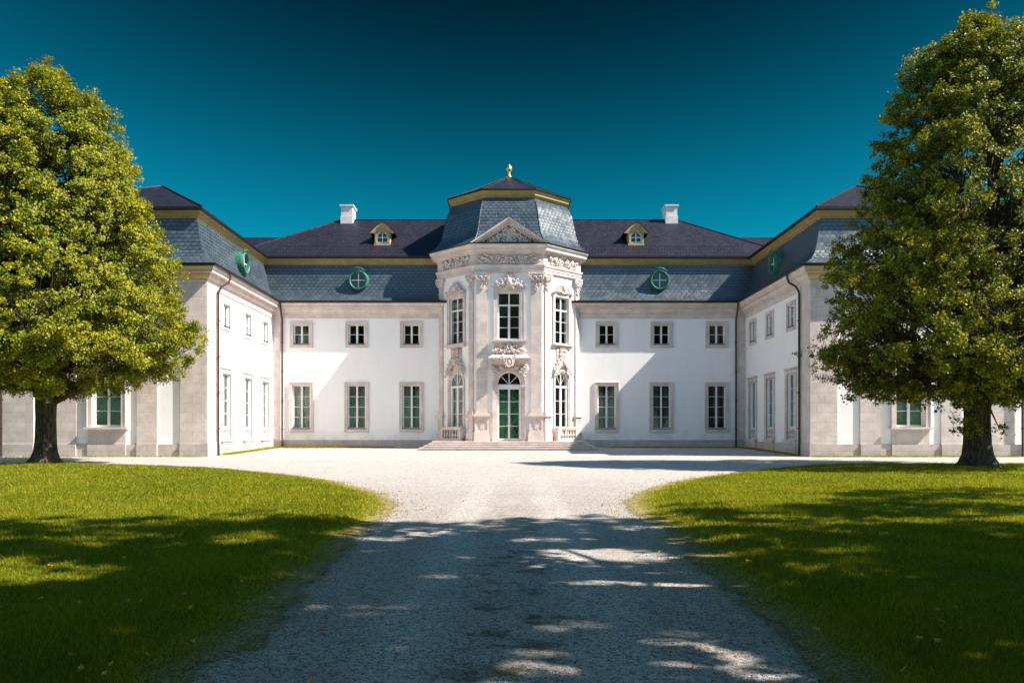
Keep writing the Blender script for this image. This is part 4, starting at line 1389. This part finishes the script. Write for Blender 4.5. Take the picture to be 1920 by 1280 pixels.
for k, L in enumerate((Ltl, Ltr)):
    # lower arched window
    mb = MB()
    arch_band(mb, L, SU, 0.60, 0.67, 0.46, 4.38, -0.14, -0.05)
    mb.lbox(L, SU - 0.66, SU + 0.66, 4.02, 4.16, -0.15, -0.02)
    mb.lbox(L, SU - 0.03, SU + 0.03, 0.5, 4.98, -0.13, -0.055)
    for a in (50, 130):
        t = R(a); mb.tube([L(SU, 4.18, -0.10), L(SU + 0.62 * math.cos(t), 4.36 + 0.62 * math.sin(t), -0.10)], 0.02, 4)
    for z in (1.4, 2.27, 3.14): mb.lbox(L, SU - 0.60, SU + 0.60, z - 0.015, z + 0.015, -0.12, -0.08)
    for a, c in ((-0.61, -0.54), (-0.09, -0.031), (0.031, 0.09), (0.54, 0.61)): mb.lbox(L, SU + a, SU + c, 0.5, 4.02, -0.125, -0.07)
    w = part(mb, 'window', 'white')
    g = MB(); g.quad(L(SU - 0.63, 0.5, -0.105), L(SU + 0.63, 0.5, -0.105), L(SU + 0.63, 4.38, -0.105), L(SU - 0.63, 4.38, -0.105))
    g.poly([L(SU - 0.63 * math.cos(math.pi * j / 14), 4.382 + 0.63 * math.sin(math.pi * j / 14), -0.105) for j in range(15)]); part(g, 'pane', 'glass', w)
    curtain(L, SU - 0.6, SU + 0.6, 0.5, 5.0, 0.4, w, rnd, 0.40, 'palecurtain' if L is Ltl else 'curtain')
    m2 = MB(); arch_band(m2, L, SU, 0.68, 0.77, 0.452, 4.38, -0.02, 0.06); arch_band(m2, L, SU, 0.77, 0.86, 0.452, 4.38, -0.02, 0.10); part(m2, 'surround', 'stone', w)
    m2 = MB()
    carving(m2, L, SU, 4.85, lambda u, t: (u ** 2 + (t * 1.3 - 0.15) ** 2 > 0.20) and t < 1.0 - 0.65 * u ** 1.5, 1.75, 1.35, 0.14, 36, 51, 0.05, 0.36)
    m2.blob(L(SU, 5.75, 0.22), 0.18, 0.18, 0.28, 10, 6)
    part(m2, 'window_carving', 'ornament', w, smooth=True)
    m2 = MB(); m2.lbox(L, SU - 0.52, SU + 0.52, 5.1, 6.72, -0.01, 0.08)
    carving(m2, L, SU, 6.1, lambda u, t: u < 0.75 - 0.2 * t, 0.95, 0.6, 0.09, 16, 52, 0.04, 0.28)
    part(m2, 'window_carving', 'ornament', w, smooth=True)
    # small balustrade in front
    m2 = MB()
    a, c = SU - 0.98, SU + 0.98
    m2.lbox(L, a, c, 1.26, 1.38, 0.34, 0.58); m2.lbox(L, a + 0.03, c - 0.03, 1.20, 1.26, 0.37, 0.55); m2.lbox(L, a, c, 0.452, 0.62, 0.34, 0.58)
    for e in (a, c - 0.14): m2.lbox(L, e + 0.01, e + 0.13, 0.62, 1.20, 0.35, 0.57)
    for e in (a + 0.02, c - 0.22): m2.lbox(L, e, e + 0.2, 0.62, 1.30, 0.0, 0.345)
    for j in range(6):
        p = L(a + 0.15 + (c - a - 0.30) * (j + 0.5) / 6, 0, 0.46); m2.lathe(p[0], p[1], baluster_prof(0.62, 1.20, 0.105), 10)
    part(m2, 'balustrade', 'ornament')
    # upper window
    w = casement(L, SU - 0.70, SU + 0.70, 6.95, 10.12, 3, 0.07, transom=9.25, fr=0.07)
    m2 = MB(); moulded_frame(m2, L, SU - 0.70, SU + 0.70, 6.95, 10.12, 0.22, 0.08, bottom=False); part(m2, 'surround', 'stone', w)
    m2 = MB(); m2.lbox(L, SU - 1.0, SU + 1.0, 6.85, 6.948, -0.01, 0.28); m2.lbox(L, SU - 0.92, SU + 0.92, 6.74, 6.848, -0.01, 0.18); part(m2, 'sill', 'stone', w)
    m2 = MB(); carving(m2, L, SU, 10.36, lambda u, t: t < 0.9 - u ** 0.6 * 0.85 or t < 0.12, 1.85, 1.15, 0.12, 30, 61, 0.045, 0.32)
    m2.lbox(L, SU - 0.95, SU + 0.95, 10.35, 10.40, -0.01, 0.14)
    m2.blob(L(SU, 10.75, 0.2), 0.16, 0.16, 0.25, 10, 6)
    part(m2, 'window_carving', 'ornament', w, smooth=True)

# steps
mb = MB()
for k, (hw, f, z) in enumerate(((5.70, 52.95, 0.035), (5.42, 53.28, 0.175), (5.14, 53.61, 0.315), (4.95, 53.94, 0.45))):
    mb.box(-hw, hw, f, 57.33 - 0.004 * k, -0.4, z - 0.075); mb.box(-hw - 0.09, hw + 0.09, f - 0.09, 57.34 - 0.004 * k, z - 0.075, z)
part(mb, 'entrance_steps', 'ornament')

# ------------------------------------------------------------------ trees
def crown_mesh(name, prof, seed, ncl, nleaf, leaf, mat, extra=(), keep=0.93, parent=None, csize=0.62, lobes=0.16, tone=0.0, hole_t=0.4, open_f=0.0):
    rg = np.random.default_rng(seed)
    zs = np.array([p[0] for p in prof]); rs = np.array([p[1] for p in prof])
    cl = []
    ph = rg.uniform(0, 6.28, 8)
    while len(cl) < ncl:
        z = rg.uniform(zs[0], zs[-1]); rmax = np.interp(z, zs, rs)
        if rg.random() > (rmax / rs.max()) ** 1.05 + 0.05: continue
        th = rg.uniform(0, 6.283)
        lob = 1 + lobes * (math.sin(3 * th + ph[0] + z * 0.9) * 0.5 + math.sin(5 * th + ph[1] - z * 1.7) * 0.35 + math.sin(2 * th + ph[2] + z * 2.6) * 0.4)
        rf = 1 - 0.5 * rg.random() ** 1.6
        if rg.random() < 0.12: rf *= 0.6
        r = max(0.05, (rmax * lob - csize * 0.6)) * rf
        hole = math.sin(th * 4 + z * 1.3 + ph[3]) * math.sin(z * 1.9 + ph[4]) * math.sin(th * 2 - z * 0.7 + ph[5])
        if hole > hole_t and rg.random() < 0.85: continue
        px_, py_ = r * math.cos(th), r * math.sin(th)
        hz = (z - zs[0]) / (zs[-1] - zs[0])
        if abs(px_) < 2.1 and 0.12 < hz < 0.72 and rg.random() < open_f: continue
        cl.append((px_, py_, z, rf))
    for (x, y, z, rad, n) in extra:
        for _ in range(n):
            d_ = rg.normal(0, 1, 3); d_ /= np.linalg.norm(d_); q_ = rad * rg.random() ** 0.4
            cl.append((x + d_[0] * q_, y + d_[1] * q_ * 1.0, z + d_[2] * q_ * 0.55, 0.9))
    cl = np.array(cl)
    nc = len(cl)
    w = rg.uniform(0.6, 1.4, nc); w /= w.sum()
    ci = rg.choice(nc, nleaf, p=w)
    sub = rg.normal(0, 1, (nc, 5, 3)) * csize * np.array([0.55, 0.55, 0.42])
    si = rg.integers(0, 5, nleaf)
    pos = cl[ci, :3] + sub[ci, si] + rg.normal(0, 1, (nleaf, 3)) * csize * np.array([0.26, 0.26, 0.22])
    out = pos - np.array([0, 0, 0]); out[:, 2] = (pos[:, 2] - (zs[0] + (zs[-1] - zs[0]) * 0.35)) * 0.35
    out /= np.linalg.norm(out, axis=1)[:, None] + 1e-6
    nrm = out * 0.9 + rg.normal(0, 0.55, (nleaf, 3)) + np.array([0, 0, 0.35])
    nrm /= np.linalg.norm(nrm, axis=1)[:, None]
    ax = np.cross(nrm, rg.normal(0, 1, (nleaf, 3))); ax /= np.linalg.norm(ax, axis=1)[:, None]
    ax[:, 2] -= 0.45; ax -= nrm * np.sum(ax * nrm, axis=1)[:, None]; ax /= np.linalg.norm(ax, axis=1)[:, None]
    sd = np.cross(nrm, ax)
    ln = leaf * rg.uniform(0.65, 1.3, nleaf)[:, None]; wd = ln * rg.uniform(0.36, 0.5, nleaf)[:, None]
    v = np.empty((nleaf, 4, 3))
    v[:, 0] = pos - ax * ln * 0.5
    v[:, 1] = pos + sd * wd + nrm * wd * 0.35 - ax * ln * 0.05
    v[:, 2] = pos + ax * ln * 0.55 - nrm * ln * 0.12
    v[:, 3] = pos - sd * wd + nrm * wd * 0.35 - ax * ln * 0.05
    base = np.arange(nleaf)[:, None] * 4
    f = np.concatenate([base + np.array([[0, 1, 2]]), base + np.array([[0, 2, 3]])])
    ct = rg.normal(0, 0.10, nc)
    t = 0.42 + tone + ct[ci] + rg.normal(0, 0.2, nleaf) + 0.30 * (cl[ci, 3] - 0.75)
    t = np.clip(t, 0, 1)
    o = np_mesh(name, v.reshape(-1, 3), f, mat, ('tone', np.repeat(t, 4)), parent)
    return o, cl


def limb_pts(a, c, rg, n, sag):
    a, c = np.array(a), np.array(c)
    out = []
    off = rg.normal(0, 1, 3) * np.linalg.norm(c - a) * 0.05
    for k in range(n + 1):
        t = k / n
        # leave the stem steeply outward, then turn up
        p = a + (c - a) * t
        p[2] = a[2] + (c[2] - a[2]) * (t ** (1.0 + sag))
        p += off * math.sin(math.pi * t)
        out.append(tuple(p))
    return out


def trunk_mesh(parent, r0, fork, top, cl, seed, nl=9, detail=True, leaders=3, lean=(0, 0), low=()):
    rg = np.random.default_rng(seed)
    mb = MB()
    N = 26
    # trunk with root flare and ribs
    hs = [0, 0.06, 0.16, 0.32, 0.6, 1.0, 1.5, 2.1, fork - 0.35, fork, fork + 0.5]
    fl = [1.75, 1.62, 1.42, 1.22, 1.08, 1.0, 0.96, 0.95, 1.02, 1.0, 0.62]
    rings = []
    ph = rg.uniform(0, 6.28, 3)
    for h, k in zip(hs, fl):
        rg_ = []
        for j in range(N):
            a = 2 * math.pi * j / N
            rib = 1 + 0.07 * math.sin(5 * a + ph[0]) + 0.05 * math.sin(9 * a + ph[1] + h)
            if h < 0.7: rib += (0.7 - h) * 0.38 * max(0, math.sin(5 * a + ph[0])) ** 2
            r = r0 * k * rib
            rg_.append((r * math.cos(a) + lean[0] * h, r * math.sin(a) + lean[1] * h, h - 0.12))
        rings.append(mb.add(rg_))
    for k in range(len(hs) - 1):
        for j in range(N): mb.face((rings[k] + j, rings[k] + (j + 1) % N, rings[k + 1] + (j + 1) % N, rings[k + 1] + j))
    t = part_tree(mb, 'trunk', parent)
    # leaders
    mb = MB()
    nodes = []
    for k in range(leaders):
        a = 2 * math.pi * k / leaders + rg.uniform(-.3, .3)
        sp = 0.55 if leaders > 1 else 0
        pts = []; rr = []
        hh = top * rg.uniform(0.8, 0.95)
        n = 16
        ox, oy = lean[0] * fork, lean[1] * fork
        for i in range(n + 1):
            q_ = i / n
            z = fork - 0.3 + (hh - fork + 0.3) * q_
            rad = sp * (q_ * 3.2) ** 0.7
            pts.append((ox + math.cos(a) * rad + 0.1 * math.sin(q_ * 9 + k), oy + math.sin(a) * rad + 0.1 * math.cos(q_ * 7 + k * 2), z))
            rr.append(max(0.02, r0 * (0.72 if k == 0 else 0.58) * (1 - q_) ** 0.75))
        mb.tube(pts, rr, 8)
        nodes += [(p, r) for p, r in zip(pts[1:-1], rr[1:-1])]
    for (bx, by, bz, ex, ey, ez, br) in low:
        pts = limb_pts((bx, by, bz), (ex, ey, ez), rg, 9, -0.25)
        mb.tube(pts, [br * (1 - 0.85 * i / 9) for i in range(10)], 7)
        nodes += [(p, br * (1 - 0.85 * i / 9)) for i, p in enumerate(pts[2:], 2)]
    part_tree(mb, 'limb', parent)
    # branches to a subset of the leaf clusters
    mb = MB()
    NP = np.array([p for p, r in nodes])
    idx = rg.permutation(len(cl))[:int(len(cl) * (0.5 if detail else 0.15))]
    for i in idx:
        c = cl[i, :3]
        below = NP.copy()
        hd = np.hypot(NP[:, 0] - c[0], NP[:, 1] - c[1])
        cost = np.abs((c[2] - NP[:, 2]) - hd * 0.75) + hd * 0.6
        j = int(np.argmin(cost + rg.uniform(0, 0.6, len(cost))))
        if cost[j] > 7: continue
        rr = min(nodes[j][1] * 0.6, 0.095) * rg.uniform(0.6, 1)
        pts = limb_pts(NP[j], c, rg, 6, 0.25)
        mb.tube(pts, [max(0.010, rr * (1 - 0.85 * k / 6)) for k in range(7)], 5, cap=False)
    part_tree(mb, 'branch', parent)


def part_tree(mb, name, parent):
    o = mb.build(name, 'bark', parent, smooth=True)
    return o


def mk_left():
    D = 37.0; s = D / FPX
    base = ((87 - 957) * s + CAMX, D, zgf(D) + 0.02)
    t = empty('broadleaf_tree', base)
    tag(t, 'tall oval tree with yellow green leaves on the lawn before the left wing', 'tree', 'pair of trees flanking the forecourt')
    def Z(y): return CAMZ + (812 - y) * s - base[2]
    prof = [(Z(738), 1.5), (Z(722), 3.8), (Z(690), 5.5), (Z(640), 5.9), (Z(580), 5.75), (Z(520), 5.55), (Z(460), 5.0), (Z(400), 4.5), (Z(330), 4.0), (Z(270), 3.45), (Z(215), 2.75), (Z(170), 1.9), (Z(150), 1.2), (Z(132), 0.4)]
    ex = [(6.0, -0.4, Z(655), 1.15, 16), (5.3, 0.3, Z(690), 1.0, 10), (6.35, 0.0, Z(625), 0.7, 8)]
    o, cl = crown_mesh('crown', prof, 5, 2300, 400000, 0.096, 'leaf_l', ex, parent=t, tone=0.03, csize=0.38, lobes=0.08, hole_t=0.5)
    trunk_mesh(t, 0.43, 3.1, Z(120), cl, 8, leaders=3, low=[(0.25, 0, 2.7, 5.6, -0.3, Z(670), 0.2), (-0.25, 0.1, 2.8, -4.5, 0.6, Z(640), 0.18), (0, -0.2, 3.0, 1.5, -4.3, Z(620), 0.15), (0.1, 0.2, 3.2, 2.2, 3.9, Z(600), 0.15)])


def mk_right():
    D = 33.6; s = D / FPX
    base = ((1832 - 957) * s + CAMX, D, zgf(D) + 0.02)
    t = empty('broadleaf_tree', base)
    tag(t, 'taller dark green tree with a thick ribbed trunk before the right wing', 'tree', 'pair of trees flanking the forecourt')
    def Z(y): return CAMZ + (812 - y) * s - base[2]
    prof = [(Z(752), 1.5), (Z(732), 4.0), (Z(695), 6.2), (Z(650), 6.4), (Z(600), 6.0), (Z(540), 5.95), (Z(480), 5.7), (Z(440), 5.2), (Z(380), 4.6), (Z(300), 4.25), (Z(230), 3.8), (Z(170), 3.2), (Z(115), 2.6), (Z(80), 1.9), (Z(60), 1.2), (Z(44), 0.5)]
    ex = [(-5.9, -0.5, Z(665), 0.9, 10), (-4.2, 0, Z(735), 0.7, 6), (-0.75, -0.6, Z(800), 0.3, 2), (0.75, -0.5, Z(700), 0.5, 3), (0.65, -0.5, Z(808), 0.15, 1)]
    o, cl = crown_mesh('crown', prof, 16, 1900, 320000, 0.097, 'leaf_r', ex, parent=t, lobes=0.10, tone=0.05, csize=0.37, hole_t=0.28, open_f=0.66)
    trunk_mesh(t, 0.50, 3.0, Z(60), cl, 9, leaders=4, low=[(-0.3, 0, 2.9, -5.2, -0.4, Z(680), 0.2), (0.3, 0, 2.5, 4.0, -0.5, Z(650), 0.22), (0.1, -0.3, 3.0, -1.8, -4.6, Z(620), 0.16), (0, 0.3, 3.2, 1.4, 4.3, Z(600), 0.16)])


mk_left(); mk_right()

# park trees standing beside and behind the photographer; their shade falls over the foreground
def park_proto(ncl, nl, seed):
    t = empty('park_tree', (0, 0, 0))
    prof = [(6.6, 1.5), (7.4, 4.4), (9, 5.8), (11, 6.2), (13.5, 5.9), (16, 4.8), (18, 3.2), (19.5, 1.2)]
    o, cl = crown_mesh('crown', prof, seed, ncl, nl, 0.28, 'leaf_r', parent=t, csize=0.68)
    trunk_mesh(t, 0.42, 5.2, 19, cl, 10, leaders=3, detail=False)
    return t


PTS = [park_proto(148, 18500, 31), park_proto(85, 9500, 44)]
used = [False, False]
thin = (3, 5)
spots = [(9.4, 7.5, 0.3, 1.0), (6.2, -0.5, 1.4, 1.0), (16.5, 3.0, 2.2, 1.05), (19.5, 10.0, 3.0, 0.95), (26.0, 5.5, 4.1, 1.1), (26.5, 14.0, 2.0, 0.95), (-8.0, 1.0, 0.9, 1.0), (2.2, -7.0, 4.9, 1.0), (-16.0, 5.5, 2.6, 1.0), (-9, -12, 1.7, 1.1), (12, -13, 0.2, 1.1), 
         (-20, -24, 1.1, 1.3), (-9, -27, 2.0, 1.4), (1, -31, 0.4, 1.4), (10, -26, 3.3, 1.3), (21, -25, 4.4, 1.35), (-31, -22, 5.2, 1.3), (32, -22, 1.2, 1.3), (-14, -37, 2.2, 1.5), (14, -37, 3.2, 1.5)]
for i, (x, y, rz, sc) in enumerate(spots):
    kd = 1 if i in thin else 0
    PT = PTS[kd]
    if not used[kd]: r = PT; used[kd] = True
    else:
        r = PT.copy(); COL.objects.link(r)
        for ch in PT.children:
            c = ch.copy(); COL.objects.link(c); c.parent = r
    r.location = (x, y, zgf(y) + 0.02); r.rotation_euler.z = rz; r.scale = (sc, sc, sc)
    tag(r, 'leafy park tree outside the picture whose shade falls across the near lawns', 'tree', 'park trees shading the foreground')

# ------------------------------------------------------------------ grass blades, weeds, fallen leaves
def grass():
    rg = np.random.default_rng(77)
    N = 1200000
    D = 4.6 * (37.2 / 4.6) ** rg.random(N)
    # thin out with distance so that cover stays even in area but blades widen
    X = CAMX + rg.uniform(-1, 1, N) * (0.66 * D + 0.6)
    keep = np.zeros(N, bool)
    dist = np.zeros(N)
    for P, E in ((polyL, EL), (polyR, ER)):
        m_ = inpoly(X, D, P)
        de = np.full(N, 9.0)
        near = np.where(m_ | True)[0]
        # edge distance only needed close to the edge
        sel = np.where(np.abs(X) < 24)[0]
        Es = E[(E[:, 1] > 3) & (E[:, 1] < 38)]
        dd = np.full(len(sel), 1e9)
        for k in range(len(Es)):
            np.minimum(dd, (X[sel] - Es[k, 0]) ** 2 + (D[sel] - Es[k, 1]) ** 2, out=dd)
        de[sel] = np.sqrt(dd)
        nz = 0.5 + 0.5 * np.sin(X * 5.1 + 2 * np.sin(D * 2.3)) * np.sin(D * 4.3 + 2 * np.cos(X * 2.9))
        prob = np.where(m_, np.clip(0.04 + (de - 0.35 * nz) / 0.7, 0.05, 1), np.exp(-de / (0.06 + 0.28 * nz)) * 0.16)
        k_ = rg.random(N) < prob
        dist = np.where(k_ & ~keep, np.where(m_, de, 0.0), dist)
        keep |= k_
    X, D, dist = X[keep], D[keep], dist[keep]
    n = len(X)
    sc = np.clip(D / 8.0, 0.75, 4.2)
    patch = 0.5 + 0.5 * np.sin(X * 1.7 + np.sin(D * 1.1) * 2) * np.sin(D * 1.3 + np.cos(X * 0.8) * 2)
    h = rg.uniform(0.022, 0.06, n) * (0.8 + 0.5 * patch) * np.clip(0.55 + dist * 0.6, 0.55, 1) * np.clip(sc, 1, 1.35)
    tall = rg.random(n) < 0.004
    h = np.where(tall, h * 2.0, h)
    w = 0.0045 * sc * rg.uniform(0.7, 1.4, n)
    a = rg.uniform(0, 6.283, n); ln = rg.uniform(0.2, 0.9, n) * h
    b_ = a + rg.normal(0, 1.0, n)
    z0 = zg(D) - 0.026 + 0.05 * np.clip(dist / 0.9, 0, 1) - 0.006
    p = np.stack([X, D, z0], 1)
    s_ = np.stack([np.cos(a), np.sin(a), np.zeros(n)], 1) * w[:, None]
    l_ = np.stack([np.cos(b_) * ln, np.sin(b_) * ln, h], 1)
    v = np.empty((n, 3, 3)); v[:, 0] = p - s_; v[:, 1] = p + s_; v[:, 2] = p + l_
    t = 0.36 + 0.25 * (patch - 0.5) + rg.normal(0, 0.27, n) + 0.85 * np.clip(0.8 - dist, 0, 1)
    t = np.where(rg.random(n) < 0.03, 0.95, t)
    f = np.arange(n * 3).reshape(-1, 3)
    o = np_mesh('grass', v.reshape(-1, 3), f, 'grass', ('tone', np.repeat(np.clip(t, 0, 1), 3)))
    tag(o, 'short mown grass blades covering both lawns', 'grass', kind='stuff')


grass()


def weeds():
    """thin strip of grass along the foot of the wings and the main range"""
    rg = np.random.default_rng(5)
    pts = []
    def strip(x0, y0, x1, y1, n, wd, pw=1.0):
        t = rg.random(n) ** pw
        pts.append(np.stack([x0 + (x1 - x0) * t + rg.normal(0, wd, n), y0 + (y1 - y0) * t + rg.normal(0, wd, n)], 1))
    strip(-16.1, 46.8, -16.05, 57.0, 5000, 0.14); strip(-15.9, 57.1, -8, 56.9, 5200, 0.13, 1.8); strip(-15.4, 56.5, -11, 56.9, 2600, 0.22)
    strip(16.1, 46.0, 16.1, 57.0, 2200, 0.1); strip(16.3, 44.4, 27.5, 44.45, 2600, 0.10); strip(-27, 44.45, -16.6, 44.45, 700, 0.07)
    strip(7, 57.2, 16, 57.2, 900, 0.05)
    P = np.vstack(pts); n = len(P)
    h = rg.uniform(0.03, 0.13, n); a = rg.uniform(0, 6.28, n); w = rg.uniform(0.012, 0.03, n)
    p = np.stack([P[:, 0], P[:, 1], zg(P[:, 1]) - 0.03], 1)
    s_ = np.stack([np.cos(a), np.sin(a), np.zeros(n)], 1) * w[:, None]
    l_ = np.stack([rg.normal(0, 0.04, n), rg.normal(0, 0.04, n), h], 1)
    v = np.empty((n, 3, 3)); v[:, 0] = p - s_; v[:, 1] = p + s_; v[:, 2] = p + l_
    o = np_mesh('weeds', v.reshape(-1, 3), np.arange(n * 3).reshape(-1, 3), 'grass', ('tone', np.repeat(np.clip(rg.normal(0.55, 0.15, n), 0, 1), 3)))
    tag(o, 'thin green weeds growing along the foot of the palace walls', 'weeds', kind='stuff')


weeds()


def fallen_leaves():
    rg = random.Random(12)
    meshes = []
    for k in range(4):
        mb = MB()
        N = 9
        out = []
        for j in range(N):
            a = 2 * math.pi * j / N
            r = (0.034 if j % 2 else 0.018) * rg.uniform(0.8, 1.25) + (0.012 if j == 0 else 0)
            out.append((r * math.cos(a), r * math.sin(a), 0.012 * rg.uniform(0.2, 1.6)))
        c = mb.add([(0, 0, 0.004)]); i = mb.add(out)
        for j in range(N): mb.face((c, i + j, i + (j + 1) % N))
        mb.tube([(0, 0, 0.004), (-0.03, 0.004, 0.012), (-0.055, 0.01, 0.004)], 0.0022, 4)
        o = mb.build('fallen_leaf', 'fallen')
        meshes.append(o.data)
        bpy.data.objects.remove(o)
    n = 0
    while n < 130:
        d = 5.2 * (20 / 5.2) ** rg.random(); x = rg.uniform(-0.62, 0.62) * d
        onl = bool(inpoly(np.array([x]), np.array([d]), polyL)[0]); onr = bool(inpoly(np.array([x]), np.array([d]), polyR)[0])
        if not (onl or onr) and rg.random() < 0.82: continue
        o = bpy.data.objects.new('fallen_leaf', rg.choice(meshes)); COL.objects.link(o)
        s = rg.uniform(0.65, 1.15)
        o.scale = (s, s, s); o.rotation_euler = (rg.uniform(-.7, .7), rg.uniform(-.7, .7), rg.uniform(0, 6.28))
        up = 0.055 if (onl or onr) else -0.022
        o.location = (x, d, zgf(d) + up)
        if onl: tag(o, 'small yellow fallen leaf lying in the grass left of the drive', 'leaf', 'fallen leaves on the left lawn')
        elif onr: tag(o, 'small yellow fallen leaf lying in the grass right of the drive', 'leaf', 'fallen leaves on the right lawn')
        else: tag(o, 'small yellow fallen leaf lying on the gravel drive', 'leaf', 'fallen leaves on the drive')
        n += 1


fallen_leaves()
